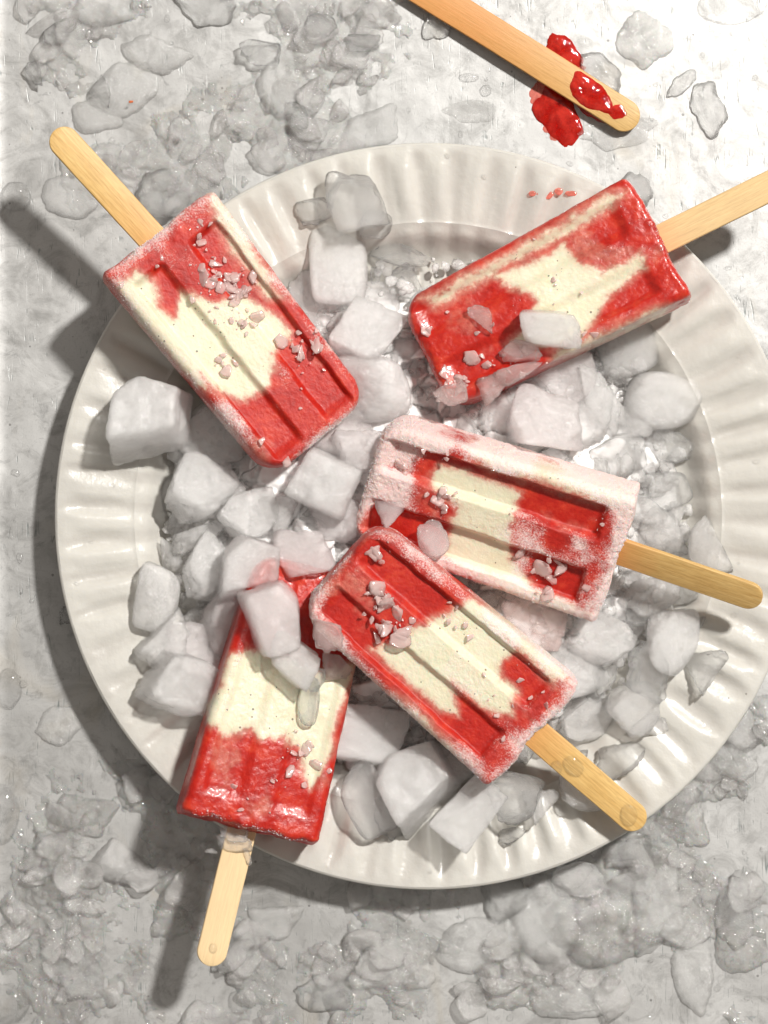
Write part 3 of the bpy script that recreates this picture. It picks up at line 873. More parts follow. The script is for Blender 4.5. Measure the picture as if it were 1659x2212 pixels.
# prominent pieces: px, py, rx, ry, rot, kind, material, up, label
ICE = [
 (770,447,54,66,8,'cube','clear',0.1,'tall clear glassy ice block standing on the fluted rim above the heap'),
 (674,456,38,27,20,'shard','clear',0.0,'small clear triangular ice chip on the fluted rim beside the tall clear block'),
 (812,484,30,27,0,'lump','clear',0.0,'small clear ice knob against the foot of the tall clear block'),
 (735,575,56,76,4,'lump','milky',0.5,'oval milky ice lump standing below the tall clear block'),
 (865,552,62,30,-8,'shard','clear',0.3,'flat clear ice slab lying between the tall clear block and the plate ribs'),
 (655,600,30,45,10,'shard','clear',0.1,'glassy splinter tucked between the crumb-covered pop and the oval milky lump'),
 (683,665,45,70,20,'chunk','cloudy',0.0,'cloudy piece pressed against the upper side of the crumb-covered pop'),
 (788,722,62,58,-25,'cube','milky',0.7,'milky wedge-shaped ice chunk right of the crumb-covered pop, alone in its hollow'),
 (800,640,50,40,10,'chunk','cloudy',-0.1,'wet cloudy chunk in the gap below the oval milky lump'),
 (875,610,40,36,0,'shard','clear',-0.1,'thin wet ice flake on the ribbed floor near the red pop tip'),
 (812,845,82,62,-10,'lump','milky',0.5,'broad smooth milky ice slab between the tips of the upper two pops'),
 (885,780,38,45,10,'lump','clear',0.1,'shadowed clear ice lump beside the tip of the wet red pop'),
 (740,930,60,50,-20,'lump','pink',0.4,'smooth pinkish slab touching the rounded tip of the crumb-covered pop'),
 (795,975,62,62,30,'shard','pink',1.0,'pink-tinted angular ice piece against the frosty top edge of the tipped pop'),
 (935,860,40,32,0,'chunk','cloudy',0.1,'cloudy bit in the gap between wet red pop and tipped pop'),
 (700,1040,62,68,-20,'cube','milky',0.95,'faceted ice cube with a bright split face below the tip of the crumb-covered pop'),
 (728,1120,62,50,10,'chunk','pink',0.55,'pale pink chunk under the faceted cube, beside two pop tips'),
 (325,890,78,86,0,'cube','milky',0.6,'big rounded milky ice cube alone on the rim, casting a dark shadow'),
 (450,958,72,66,-25,'chunk','cloudy',0.35,'glassy rounded chunk beneath the frosty side of the crumb-covered pop'),
 (437,1040,76,66,15,'chunk','milky',0.75,'wide flat-faced milky chunk inward of the big rounded cube'),
 (528,1000,42,36,0,'shard','cloudy',0.15,'small cloudy shard just under the tip of the crumb-covered pop'),
 (590,1035,60,45,0,'shard','clear',-0.1,'glassy rough ice behind the faceted cube'),
 (530,1110,62,52,12,'chunk','milky',0.55,'milky angular chunk in the middle of the open ice heap'),
 (612,1112,50,50,-15,'shard','cloudy',0.6,'square translucent shard between the milky angular chunk and the faceted cube'),
 (425,1152,62,33,14,'shard','cloudy',0.6,'jagged horizontal ice splinter above the row of cubes'),
 (365,1075,32,60,10,'shard','clear',-0.1,'clear wet ice clinging to the plate wall near the black speck'),
 (545,1218,62,70,0,'cube','milky',1.0,'large milky cube with a rosy lower corner in the middle of the heap'),
 (658,1205,56,55,10,'cube','pink',0.75,'translucent cube leaning on the large milky cube'),
 (452,1215,48,66,-4,'chunk','milky',0.7,'upright milky block beside the large milky cube'),
 (378,1205,28,44,25,'shard','cloudy',0.35,'narrow ice flake at the outer edge of the upright milky block'),
 (343,1292,42,62,-10,'lump','milky',0.25,'smooth oval ice piece lying on the inner edge of the rim'),
 (592,1335,58,66,12,'cube','pink',1.5,'rosy rounded cube resting on the buried pop'),
 (634,1425,52,46,-32,'cube','milky',1.9,'square milky piece lying tilted on the cream face of the buried pop'),
 (497,1340,50,68,-25,'chunk','pink',0.9,'pinkish chunk against the red side of the buried pop'),
 (355,1395,58,62,30,'shard','cloudy',0.35,'broad flat shard overhanging the rim flutes'),
 (436,1400,72,58,-8,'chunk','pink',0.75,'smooth-topped blush chunk leaning over the broad flat shard'),
 (402,1490,84,62,-12,'chunk','cloudy',0.55,'large lowest chunk left of the buried pop, red juice at its foot'),
 (706,1372,32,32,0,'shard','rosy',1.7,'clear rosy splinter wedged between the two lower pops'),
 (733,1437,36,36,40,'shard','rosy',1.7,'frosty rosy lump against the edge of the top pop'),
 (678,1475,22,26,0,'chunk','clear',2.2,'small rough ice crumb on the cream part of the buried pop'),
 (668,1520,22,46,8,'lump','clear',2.0,'thin melting film of ice on the cream part of the buried pop'),
 (846,1112,38,32,-30,'shard','pink',2.5,'pink clear chip standing on the red end of the tipped pop'),
 (937,1166,30,36,10,'chunk','pink',2.4,'frosty pink chip on the lower edge of the tipped pop beside the top pop'),
 (790,1588,74,56,-10,'cube','milky',0.7,'blocky cube in the shade between the buried pop and the top pop'),
 (896,1680,80,86,35,'cube','milky',0.75,'biggest cloudy cube, set cornerwise below the top pop'),
 (785,1728,46,72,28,'lump','clear',0.3,'clear rounded slab leaning on the plate next to the biggest cloudy cube'),
 (845,1765,34,42,0,'shard','clear',0.0,'small clear wedge between the clear rounded slab and biggest cloudy cube'),
 (980,1650,58,48,10,'chunk','cloudy',0.4,'shaded chunk under the frosty corner of the top pop'),
 (1015,1755,72,44,48,'cube','cloudy',0.5,'long translucent block slanting down onto the rim below the top pop'),
 (1098,1722,56,46,-20,'chunk','clear',0.4,'clear jagged chunk beside the long slanting block'),
 (1170,1742,46,38,-25,'shard','cloudy',0.3,'ragged cloudy shard beside the shadow of the top pop stick'),
 (1106,1798,28,24,0,'shard','clear',0.0,'thin ice flake lying on the flutes below the jagged chunk'),
 (1250,1708,42,40,0,'chunk','cloudy',0.3,'small chunk lying in the shadow under the stick of the top pop'),
 (1050,1700,40,34,0,'shard','clear',0.3,'wet splinter under the lowest corner of the top pop'),
 (1179,918,74,66,-8,'cube','pink',0.8,'large blush cube just above the frosty cream edge of the tipped pop'),
 (1291,855,34,82,28,'chunk','milky',0.8,'long pointed milky splinter slanting beside the large blush cube'),
 (1437,863,76,54,4,'lump','milky',0.55,'big smooth slab-shaped ice lump touching the well wall'),
 (1359,745,56,54,20,'lump','cloudy',0.4,'smooth glassy lump half under the wet red pop near the rim'),
 (1212,812,62,52,10,'chunk','pink',0.45,'pinkish broken slab under the lower side of the wet red pop'),
 (1184,710,57,43,0,'cube','milky',2.95,'smooth oval milky piece lying on the wet red pop'),
 (1112,800,52,26,12,'shard','rosy',2.4,'long rosy splinter lying along the lower edge of the wet red pop'),
 (1062,832,28,40,0,'shard','rosy',2.45,'upright clear rosy plate at the lower corner of the wet red pop'),
 (975,850,32,24,20,'chunk','rosy',2.3,'glassy crumb cluster at the corner tip of the wet red pop'),
 (1040,682,36,18,-35,'shard','rosy',2.95,'curled thin pink sliver standing on the red part of the wet pop'),
 (1125,755,42,22,0,'chunk','rosy',2.9,'rough pink ice bits beside the oval milky piece on the wet pop'),
 (1269,905,46,60,0,'chunk','cloudy',0.35,'cloudy block behind the long pointed splinter'),
 (1367,912,44,30,5,'lump','milky',0.45,'small smooth ice lump under the big slab-shaped lump'),
 (1449,965,52,44,0,'shard','clear',0.15,'square glassy wet piece against the well wall'),
 (1325,990,60,42,10,'chunk','clear',0.35,'sparkling clear chunk above the butt end of the tipped pop'),
 (1430,1055,50,42,20,'lump','clear',0.1,'low wet ice lump near the butt corner of the tipped pop'),
 (1079,893,52,40,-10,'chunk','cloudy',0.35,'cloudy rough chunk beside the large blush cube, towards the pop tips'),
 (1012,865,46,30,0,'shard','cloudy',0.1,'dim shard in the shade of the wet red pop'),
 (1527,1180,44,56,8,'shard','cloudy',0.1,'square flake lying on the rim just above the stick of the tipped pop'),
 (1425,1140,46,46,0,'chunk','cloudy',0.3,'wet chunk at the upper side of the tipped pop stick'),
 (1490,1278,34,34,30,'shard','clear',0.0,'clear square chip below the stick of the tipped pop'),
 (1400,1300,60,46,0,'chunk','cloudy',0.3,'cloudy chunk below the root of the tipped pop stick'),
 (1454,1392,46,66,-5,'lump','milky',0.5,'tall smooth milky lump near the rim, next to the triangular chip'),
 (1529,1452,56,47,-20,'shard','clear',0.1,'clear triangular ice chip alone on the rim with a sharp shadow'),
 (1498,1352,28,18,30,'shard','clear',0.05,'tiny crumpled clear bit on the rim above the triangular chip'),
 (1306,1465,23,34,-5,'shard','clear',0.9,'small upright sparkling shard near the cream corner of the top pop'),
 (1149,1338,62,50,-10,'chunk','rosy',0.35,'rosy chunk in the shade between tipped pop and top pop'),
 (1289,1385,72,52,-12,'chunk','cloudy',0.55,'broad cloudy chunk below the corner of the tipped pop'),
 (1245,1455,66,48,10,'lump','milky',0.35,'smooth milky slab touching the red corner of the top pop'),
 (1419,1566,52,24,8,'shard','cloudy',0.05,'flat shield-shaped flake on the rim below the triangular chip'),
 (1405,1470,44,66,25,'chunk','clear',0.45,'glassy upright chunk beside the tall smooth lump'),
 (1360,1535,52,48,0,'chunk','cloudy',0.3,'low cloudy chunk inside the flat shield-shaped flake'),
 (1265,1560,62,46,20,'chunk','cloudy',0.35,'cloudy chunk just above the root of the top pop stick'),
 (1340,1630,48,52,0,'shard','clear',0.0,'thin wet slab beside the middle of the top pop stick'),
 (1240,1640,26,24,0,'shard','clear',0.1,'small glassy bit beside the two drops on the stick'),
 (1010,1545,50,36,0,'chunk','cloudy',0.1,'shaded chunk under the long side of the top pop'),
 (900,1530,48,40,20,'shard','pink',0.1,'pinkish shard deep in the shade between the two lower pops'),
]
def pop_top(px, py):
    best = 0
    for i, d in POPS.items():
        mw = POPROOT[i].matrix_world
        for zt in (3.0, 4.0, 5.0):
            l = mw.inverted() @ P(px, py, zt)
            if -0.3 < l.x < 9.6 and abs(l.y) < 2.5:
                q = (mw @ Vector((l.x, l.y, TH / 2))).z
                if abs(q - zt) < 0.9: best = max(best, q)
    return best
for (px, py, rx, ry, rot, kind, mat, up, lab) in ICE:
    zz = None
    if up > 1.45:
        pt = pop_top(px, py)
        rzz = min(rx, ry) / PXC * 0.75
        zz = pt + rzz * (0.75 if rx > 45 else 0.4) if pt > 2 else up + 1.2
    ice(px, py, rx * 1.2, ry * 1.2, rot, kind, mat, lab, z=zz, up=up, sub=5 if max(rx, ry) > 60 else 4)

# filler pieces between the named ones
import re
def short(lab):
    return re.split(r' (?:standing|lying|alone|casting|on|beside|below|between|tucked|pressed|right|in|against|near|beneath|inward|just|behind|above|leaning|with|at|resting|under|wedged|touching|set|slanting|half|towards|inside|deep|clinging|overhanging|left|of|over|like)\b|,', lab)[0]
def beside(px, py):
    c = sorted(ICE, key=lambda a: math.hypot(px - a[0], py - a[1]) - 0.3 * (a[2] + a[3]) / 2)
    a, b = c[0], c[1]
    return 'between the %s and the %s' % (short(a[8]), short(b[8]))
def near_pop(px, py):
    for i, d in POPS.items():
        b = np.array(d['b'], float); t = np.array(d['t'], float)
        u = t - b; L = np.linalg.norm(u); u /= L
        q = np.array([px, py]) - b
        s = q @ u; y = abs(q @ np.array([-u[1], u[0]]))
        if -10 < s < L + 5 and y < 128: return True
    return False
def zone_phrase(px, py):
    if px < 620 and py < 1000: return 'beside the crumb-covered pop'
    if px < 600: return 'among the cubes by the buried pop'
    if py > 1560: return 'below the top pop'
    if py < 780 and px < 1000: return 'between the upper two pops'
    if py < 1010: return 'below the wet red pop'
    if px > 1150: return 'near the butt ends of the tipped and top pops'
    return 'between the pop tips in the middle'
cnt = 0
placed = [(a[0], a[1], (a[2] + a[3]) / 2) for a in ICE]
tries = 0
while cnt < 165 and tries < 9000:
    tries += 1
    a = rnd.uniform(0, 2 * math.pi); rr = math.sqrt(rnd.random()) * 548
    px, py = 925 + rr * math.cos(a), 1115 + rr * math.sin(a)
    if near_pop(px, py) or (rr > 440 and 880 < px < 1100 and py < 700): continue
    sz = rnd.uniform(13, 40)
    if any(math.hypot(px - q[0], py - q[1]) < (q[2] * 0.62 + sz * 0.45) for q in placed): continue
    placed.append((px, py, sz))
    kind = rnd.choice(['shard', 'chunk', 'shard', 'shard', 'chunk'])
    mat = rnd.choice(['clear', 'cloudy', 'cloudy', 'milky', 'milky', 'cloudy', 'milky'])
    ice(px, py, sz * rnd.uniform(0.9, 1.4), sz * rnd.uniform(0.7, 1.1), rnd.uniform(0, 360), kind, mat,
        ' '.join(('small %s %s %s' % ({'clear': 'clear', 'cloudy': 'hazy', 'milky': 'white'}[mat], {'shard': 'splinter', 'chunk': 'bit', 'lump': 'pebble'}[kind], beside(px, py))).split()[:16]),
        up=rnd.uniform(0.15, 0.5), group='small ice pieces filling the heap on the plate')
    cnt += 1

# fine crumbs of ice scattered through the heap: uncountable
SMALL = {}
def crumbs(name, pts, label, mat, smin, smax, flat=0.7, sub=2, power=1.0):
    if sub not in SMALL:
        ICO.setdefault(sub, ico(sub))
        SMALL[sub] = [poly_body(['shard', 'chunk', 'shard', 'chunk'][k % 4], 300 + k, sub)[0] for k in range(14)]
    f1 = ICO[sub][1]; m = len(ICO[sub][0])
    VV, FF = [], []
    for k, (x, y, z) in enumerate(pts):
        s_ = smin * (smax / smin) ** (nr.random() ** power)
        v = SMALL[sub][nr.integers(14)] * np.array([s_ * nr.uniform(.8, 1.5), s_, s_ * flat])
        v = v @ np.array(Euler((nr.uniform(-.5, .5), nr.uniform(-.5, .5), nr.uniform(0, 6.28))).to_matrix()).T
        VV.append(v + (x, y, z + s_ * flat * 0.4)); FF.append(f1 + k * m)
    o = link(name, make_mesh(name, np.concatenate(VV), np.concatenate(FF), M[mat], smooth=True))
    return tag(o, label, 'ice', kind='stuff')
pts = []
for _ in range(1900):
    a = rnd.uniform(0, 2 * math.pi); rr = math.sqrt(rnd.random()) * 9.3
    x, y = PCX + rr * math.cos(a), PCY + rr * math.sin(a)
    pts.append((x, y, bed_h(x, y) + rnd.uniform(0.15, 0.55)))
crumbs('ice_crumbs', pts, 'fine crumbs of ice scattered through the heap', 'broken', 0.06, 0.40, power=1.5)

# crumbs clinging to the faces of the pops
FLK = [poly_body('shard', 500 + k, 3)[0] for k in range(10)]
def pop_crumbs(i, blobs):
    root = POPROOT[i]; Mi = root.matrix_world.inverted()
    f1 = ICO[3][1]
    VV, FF = [], []; k = 0
    for (px, py, r, n, s0) in blobs:
        for _ in range(int(n * 0.6) + 1):
            qx, qy = px + rnd.gauss(0, r), py + rnd.gauss(0, r)
            p = P(qx, qy, 4.4)
            l = Mi @ p
            l.z = TH / 2 + rnd.uniform(-0.02, 0.06) - (POPS[i]['ch'] * 0.8 if 0.65 < abs(l.y) < 1.7 and l.x > 1 else 0)
            if not (0.1 < l.x < 9) or abs(l.y) > 2.3: continue
            s = s0 * math.exp(rnd.uniform(-1.9, 0.9))
            v = FLK[nr.integers(10)] * s * 1.35 * np.array([nr.uniform(.8, 1.5), nr.uniform(.6, 1.1), .4])
            v = v @ np.array(Euler((nr.uniform(-.7, .7), nr.uniform(-.7, .7), 0)).to_matrix()).T
            a = nr.uniform(0, 6.28); c, n_ = math.cos(a), math.sin(a)
            v = v @ np.array([[c, n_, 0], [-n_, c, 0], [0, 0, 1]])
            VV.append(v + np.array(l)); FF.append(f1 + k * len(v)); k += 1
    o = link('ice_crumbs', make_mesh('ice_crumbs', np.concatenate(VV), np.concatenate(FF), M['pinkcrumb'], smooth=True), root)
    o['kind'] = 'stuff'
pop_crumbs(1, [(425, 500, 12, 16, .10), (470, 600, 30, 70, .10), (505, 625, 22, 60, .11), (530, 690, 18, 26, .10), (490, 780, 14, 12, .12), (660, 755, 22, 34, .08), (640, 830, 60, 12, .05), (615, 990, 5, 5, .12), (440, 620, 90, 40, .05)])
pop_crumbs(2, [(905, 705, 8, 8, .10), (975, 835, 20, 40, .10), (1090, 790, 40, 50, .10), (1200, 600, 6, 4, .14), (1250, 735, 20, 20, .08), (1150, 700, 120, 30, .04)])
pop_crumbs(3, [(868, 1015, 8, 8, .09), (960, 1075, 20, 30, .10), (1180, 1245, 30, 30, .12), (1290, 1130, 8, 8, .08), (1000, 930, 60, 30, .05), (1330, 1200, 40, 30, .06)])
pop_crumbs(4, [(820, 1190, 14, 10, .12), (815, 1290, 18, 50, .12), (850, 1350, 20, 30, .11), (990, 1330, 30, 16, .06), (1100, 1500, 60, 30, .05)])
pop_crumbs(5, [(650, 1610, 20, 16, .10), (600, 1700, 60, 16, .05), (500, 1640, 60, 16, .05)])

# ------------------------------------------------------------------ domed liquids and flat ice
def blob(name, px, py, rx, ry, rot, h, mat, label, cat, z0=0.004, irr=0.0, seed=0, group=None, freq=1.6, rings=10, na=56, flat=2.2, parent=None, loc=None, lob=0.0):
    th = np.linspace(0, 2 * math.pi, na, endpoint=False)
    cx, cy = np.cos(th), np.sin(th)
    if irr > 0.2:
        q = np.random.default_rng(seed + 900)
        kk = q.integers(4, 7); an = (np.arange(kk) + q.uniform(-.3, .3, kk)) * 2 * math.pi / kk
        dd = q.uniform(1 - min(.6, irr * .7), 1, kk)
        dt = np.maximum(np.cos(th[:, None] - an[None]) / dd, 1e-3)
        r = (dt ** 9).sum(1) ** (-1 / 9)
        r *= 1 + 0.16 * irr * fbm(v3(cx * 2, cy * 2), seed, 3, 0.5) * 2 + 0.05 * fbm(v3(cx * 7, cy * 7), seed + 1, 3, 0.6)
        if lob: r *= 1 + lob * fbm(v3(cx * 1.6, cy * 1.6), seed + 7, 2)
    else:
        r = 1 + irr * fbm(v3(cx * freq, cy * freq), seed, 3, 0.5)
    V = []
    for k in range(rings + 1):
        f = math.sin(math.pi / 2 * k / rings)
        zz = h * (1 - f ** flat) ** 0.6 if k < rings else 0
        x, y = r * cx * f * rx / PXC, r * cy * f * ry / PXC
        if k == 0: x, y = cx * 1e-3, cy * 1e-3
        z = zz * (1 + (0.6 if irr > 0.2 else 0.1) * fbm(v3(x * 1.5, y * 1.5), seed + 5, 4, .6))
        V.append(np.column_stack([x, y, z]))
    me = make_mesh(name, np.concatenate(V), grid_faces(rings + 1, na, True), M[mat] if isinstance(mat, str) else mat)
    o = link(name, me, parent, P(px, py, z0) if loc is None else loc, (0, 0, D2R(rot)))
    if cat: tag(o, label, cat, group)
    return o

# flat chunks and puddles lying on the metal
TABLE = [
 # name, px,py,rx,ry,rot,h,mat,irr,label,cat
 ('melting_ice', 212,22,62,38,10,.45,'murky',.25,'grey glassy ice slab cut by the top edge, above the speckled slush','ice'),
 ('melting_ice', 262,185,92,62,30,.35,'murky',.45,'large smooth grey sheet of melting ice near the orange crumb','ice'),
 ('melting_ice', 330,120,70,45,-20,.4,'murky',.4,'bulging grey ice sheet above the large smooth one','ice'),
 ('melting_ice', 205,250,60,48,0,.35,'murky',.5,'grey ice sheet with the tiny orange crumb on it','ice'),
 ('melting_ice', 152,425,64,46,-8,.35,'murky',.2,'oval grey ice sheet beside the stick of the crumb-covered pop','ice'),
 ('melting_ice', 235,345,50,40,0,.3,'murky',.3,'grey ice patch under the stick of the crumb-covered pop','ice'),
 ('melting_ice', 350,425,60,60,30,.5,'clear',.35,'glassy jagged ice behind the butt of the crumb-covered pop','ice'),
 ('melting_ice', 600,190,52,72,10,.4,'murky',.4,'grey wet ice lump in the top slush, nearest the plate','ice'),
 ('melting_ice', 798,285,66,44,0,.4,'murky',.28,'smooth grey slab touching the plate edge at the top','ice'),
 ('melting_ice', 455,15,60,40,0,.45,'clear',.4,'glassy ice at the top edge between grey slabs','ice'),
 ('melting_ice', 1395,82,58,66,0,.30,'slush',.45,'patch of frosty grey grains lying alone by the clear puddle','ice'),
 ('melting_ice', 1300,155,62,38,-38,.35,'clear',.3,'clear melting ice sliver along the upper side of the loose stick','ice'),
 ('melting_ice', 948,55,40,36,20,.3,'clear',.5,'crumpled clear ice film under the loose stick near the top edge','ice'),
 ('melting_ice', 1530,225,48,56,15,.4,'clear',.55,'crumpled clear ice flake with dark folds on the open metal','ice'),
 ('melting_ice', 1470,180,40,22,40,.12,'clear',.5,'thin wet ice film beside the crumpled flake','ice'),
 ('puddle', 1580,12,78,40,5,.14,'water',.15,'clear oval water puddle with a dark rim at the top edge','puddle'),
 ('puddle', 1330,285,95,46,10,.08,'murky',.5,'cloudy puddle of melt under the tip of the loose stick','puddle'),
 ('puddle', 1020,240,50,30,0,.04,'murky',.3,'faint pale puddle below the loose stick','puddle'),
 ('melting_ice', 1377,408,42,30,-45,.5,'cloudy',.2,'grey flat ice chip peeking out behind the wet red pop','ice'),
 ('melting_ice', 125,1562,46,44,20,.3,'murky',.35,'square thin ice sheet on the metal near the lower plate edge','ice'),
 ('melting_ice', 175,1760,66,52,0,.4,'slush',.35,'pale smooth ice sheet in the lower slush beside the smooth-faced pop','ice'),
 ('melting_ice', 270,1870,70,40,-25,.45,'cloudy',.3,'long pale ice hump beside the lowest stick','ice'),
 ('melting_ice', 130,1850,38,55,20,.45,'slush',.4,'frosty ragged ice heap near the lower edge of the metal','ice'),
 ('melting_ice', 170,2108,56,60,0,.22,'clear',.28,'flat clear ice plate with a bright rim near the bottom edge','ice'),
 ('melting_ice', 590,1990,52,36,0,.3,'murky',.25,'smooth grey ice slab just below the plate shadow, beside lowest stick','ice'),
 ('melting_ice', 500,2060,60,40,15,.3,'clear',.5,'wet jagged ice next to the end of lowest stick','ice'),
 ('melting_ice', 1300,2000,150,80,0,.5,'slush',.35,'broad frosty ice mass below the plate towards the corner','ice'),
 ('melting_ice', 1180,1990,70,100,8,.5,'murky',.2,'smooth upright grey ice block in the broad frosty mass','ice'),
 ('melting_ice', 1090,1935,60,60,0,.5,'clear',.4,'sparkling clear ice beside the smooth upright block','ice'),
 ('melting_ice', 1420,1955,60,90,0,.5,'murky',.3,'large smooth milky-grey block in the lower slush field','ice'),
 ('melting_ice', 1040,2040,110,60,10,.35,'murky',.45,'wide wet ice sheet in the middle of the lower slush','ice'),
 ('melting_ice', 1500,2100,50,90,10,.4,'murky',.3,'curved clear ice ridge near the bottom corner','ice'),
 ('melting_ice', 1600,2040,60,70,0,.35,'slush',.4,'pale ice sheet running out of the frame beside the curved ridge','ice'),
 ('melting_ice', 860,2080,90,66,0,.28,'murky',.4,'thin ice sheet with a wavy edge below the plate','ice'),
 ('melting_ice', 1365,1845,66,30,-10,.4,'clear',.3,'clear ice ridge just past the end of the top pop stick','ice'),
 ('melting_ice', 1480,1770,58,64,0,.4,'slush',.45,'sparkling frosty ice beside the plate edge near the top pop stick end','ice'),
 ('melting_ice', 1590,1640,60,56,0,.3,'murky',.4,'pale wet ice sheet beside the plate, level with the top pop stick','ice'),
 ('melting_ice', 1590,1980,50,90,0,.3,'clear',.5,'glassy strip of ice at the frame edge in the lower slush','ice'),
 ('melting_ice', 700,2150,80,46,0,.25,'clear',.5,'wet uneven ice sheet at the bottom edge right of the round drop','ice'),
 ('melting_ice', 1250,2160,120,50,0,.35,'murky',.45,'wide ice sheet cut by the bottom edge','ice'),
]
for k, (nm, px, py, rx, ry, rot, h, mat, irr, lab, cat) in enumerate(TABLE):
    blob(nm, px, py, rx, ry, rot, h, mat, lab, cat, irr=irr, seed=k * 3 + 1, rings=18, na=110, flat=5.0, freq=1.9, lob=0.12)

for (px, py, rx, ry, rot, kind, mat, lab) in [
 (786,93,42,30,25,'shard','clear','clear pointed ice chunk alone on the metal above the plate'),
 (120,75,34,26,20,'chunk','clear','crumpled clear ice knot near the top corner of the metal'),
 (70,150,20,44,40,'shard','clear','narrow clear splinter on the metal below the crumpled knot'),
 (218,195,24,42,35,'shard','clear','clear triangular splinter in the slush near the orange crumb'),
 (560,110,46,34,0,'chunk','clear','glassy ice chunk in the middle of the top slush'),
 (690,60,40,30,0,'chunk','clear','clear chunk in the top slush near the pointed one'),
 (640,250,26,36,10,'shard','clear','wet splinter in the slush, nearest the speckled puddle'),
 (150,1330,22,20,0,'chunk','clear','small clear chip in the plate shadow on the metal'),
 (330,1640,14,54,12,'shard','clear','long thin glass-clear splinter leaning on the plate edge by the smooth-faced pop'),
 (300,1900,46,30,0,'chunk','cloudy','small cloudy chunk beside lowest stick on the metal'),
 (960,1870,50,26,0,'chunk','clear','clear chunk in the plate shadow above the lower slush'),
 (1250,1900,60,40,0,'chunk','cloudy','cloudy chunk between plate edge and the broad frosty mass'),
]:
    ice(px, py, rx, ry, rot, kind, mat, lab, z=0.25, rz=0.35)

# wet slush fields: height fields of ice melt, cut where the noise is low
def slush_field(name, x0, y0, x1, y1, seed, thr, hmax, label, mask=None, nbits=230):
    a = P(x0, y1); b = P(x1, y0)
    nx = int((b.x - a.x) / 0.07); ny = int((b.y - a.y) / 0.07)
    xs = np.linspace(a.x, b.x, nx); ys = np.linspace(a.y, b.y, ny)
    X, Y = np.meshgrid(xs, ys)
    x, y = X.ravel(), Y.ravel()
    p = v3(x, y)
    f = fbm(p * 0.42 + 3, seed, 5, 0.58) + 0.12
    rid = 1 - np.abs(fbm(p * 0.9, seed + 3, 4, 0.6)) * 2.2
    e = np.minimum.reduce([(x - a.x), (b.x - x), (y - a.y) + 1.5 * (y1 > 2200), (b.y - y) + 1.5 * (y0 < 10)])
    f = f - 0.35 * (1 - sstep(0.0, 2.5, e))
    if mask is not None: f = f + mask(x, y)
    rp = np.hypot(x - PCX, y - PCY)
    f = f - 0.6 * (1 - sstep(11.6, 12.6, rp))
    f = f + 0.10 * fbm(p * 2.6, seed + 40, 4, .6)
    h = sstep(thr, thr + 0.22, f)
    lumps = np.clip(fbm(p * 1.1, seed + 8, 2), -0.2, 1)
    z = h * (0.05 + hmax * 0.55 * (0.2 + lumps) + hmax * 0.25 * np.clip(rid, 0, 1) ** 3)
    z = np.where(h > 0, np.maximum(z, 0.006), -0.05)
    F = grid_faces(ny, nx)[:, ::-1]
    keep = (z[F] > 0).any(1)
    V = np.column_stack([x, y, z]); F = F[keep]
    used, inv = np.unique(F, return_inverse=True)
    o = link(name, make_mesh(name, V[used], inv.reshape(F.shape), M['slush']))
    tag(o, label, 'slush', kind='stuff')
    ok = np.where((h > 0.25) & (nr.random(len(h)) < 0.5))[0]
    sel = nr.choice(ok, min(nbits, len(ok)), replace=False)
    crumbs('broken_ice', [(x[q], y[q], z[q] * 0.6) for q in sel], 'broken wet ice bits in the ' + label.split(' ', 1)[1], 'glassy', 0.07, 0.75, flat=0.35, power=1.7, sub=3)
slush_field('melting_slush', 60, 0, 900, 470, 5, 0.02, 0.42, 'wet translucent ice slush spread over the top of the metal')
slush_field('melting_slush', 0, 1560, 700, 2212, 15, 0.10, 0.34, 'wet ice slush on the lower metal around the lowest stick')
slush_field('melting_slush', 640, 1500, 1659, 2212, 25, -0.03, 0.42, 'wide sparkling ice slush on the metal below the plate', nbits=380)

# water drops
DROPS = [(34,425,33,33,.32,'large round water drop on the metal beyond the crumb-covered pop stick'),
 (1049,196,13,13,.14,'single round drop on the metal above the plate'),
 (1012,168,22,10,.1,'flat oval drop on the metal below the loose stick'),
 (18,1488,30,46,.28,'tall water drop at the frame edge level with the buried pop'),
 (0,1760,42,66,.35,'big water blob cut by the frame edge below the tall drop'),
 (14,2168,50,44,.35,'large round drop in the bottom corner'),
 (516,2165,24,26,.22,'round water drop at the bottom edge left of the wet sheet'),
 (1001,2010,26,20,.18,'domed drop in the lower slush directly below the plate'),
 (98,2010,30,8,.1,'long streak of water among the small drops at lower left'),
 (1575,1600,34,60,.2,'long water drop beside the plate edge level with the top pop stick'),
 (50,1478,9,9,.1,'small drop between the tall drop and the plate shadow')]
for k, (px, py, rx, ry, h, lab) in enumerate(DROPS):
    blob('water_drop', px, py, rx, ry, 0, h, 'water', lab, 'water drop', seed=k, irr=0.12, rings=12, na=48)
dme = {}
def small_drop(px, py, r, z0, lab, grp, mat='water', elong=1.0, rot=0.0):
    v = rnd.randrange(4)
    if (v, mat) not in dme:
        o = blob('water_drop', 0, 0, PXC, PXC, 0, 0.8, mat, '', None, irr=0.25, seed=50 + v, rings=6, na=20)
        dme[(v, mat)] = o.data
        bpy.data.objects.remove(o)
    o = link('water_drop', dme[(v, mat)], None, P(px, py, z0), (0, 0, rot), (r / PXC * elong, r / PXC, r / PXC * 0.75))
    tag(o, lab, 'water drop', grp)
n = 0
while n < 170:
    px, py = rnd.uniform(5, 1655), rnd.uniform(5, 2205)
    if math.hypot(px - 925, py - 1115) < 815: continue
    if rnd.random() > (0.35 if py < 900 else 1.0): continue
    n += 1
    r = math.exp(rnd.uniform(math.log(2.6), math.log(9.5)))
    wh = 'above and beside the plate' if py < 1100 else 'below and beside the plate'
    small_drop(px, py, r, 0.003, 'tiny clear water drop on the bare metal ' + wh, 'tiny water drops on the metal', elong=rnd.uniform(1, 1.6), rot=rnd.uniform(0, 3))
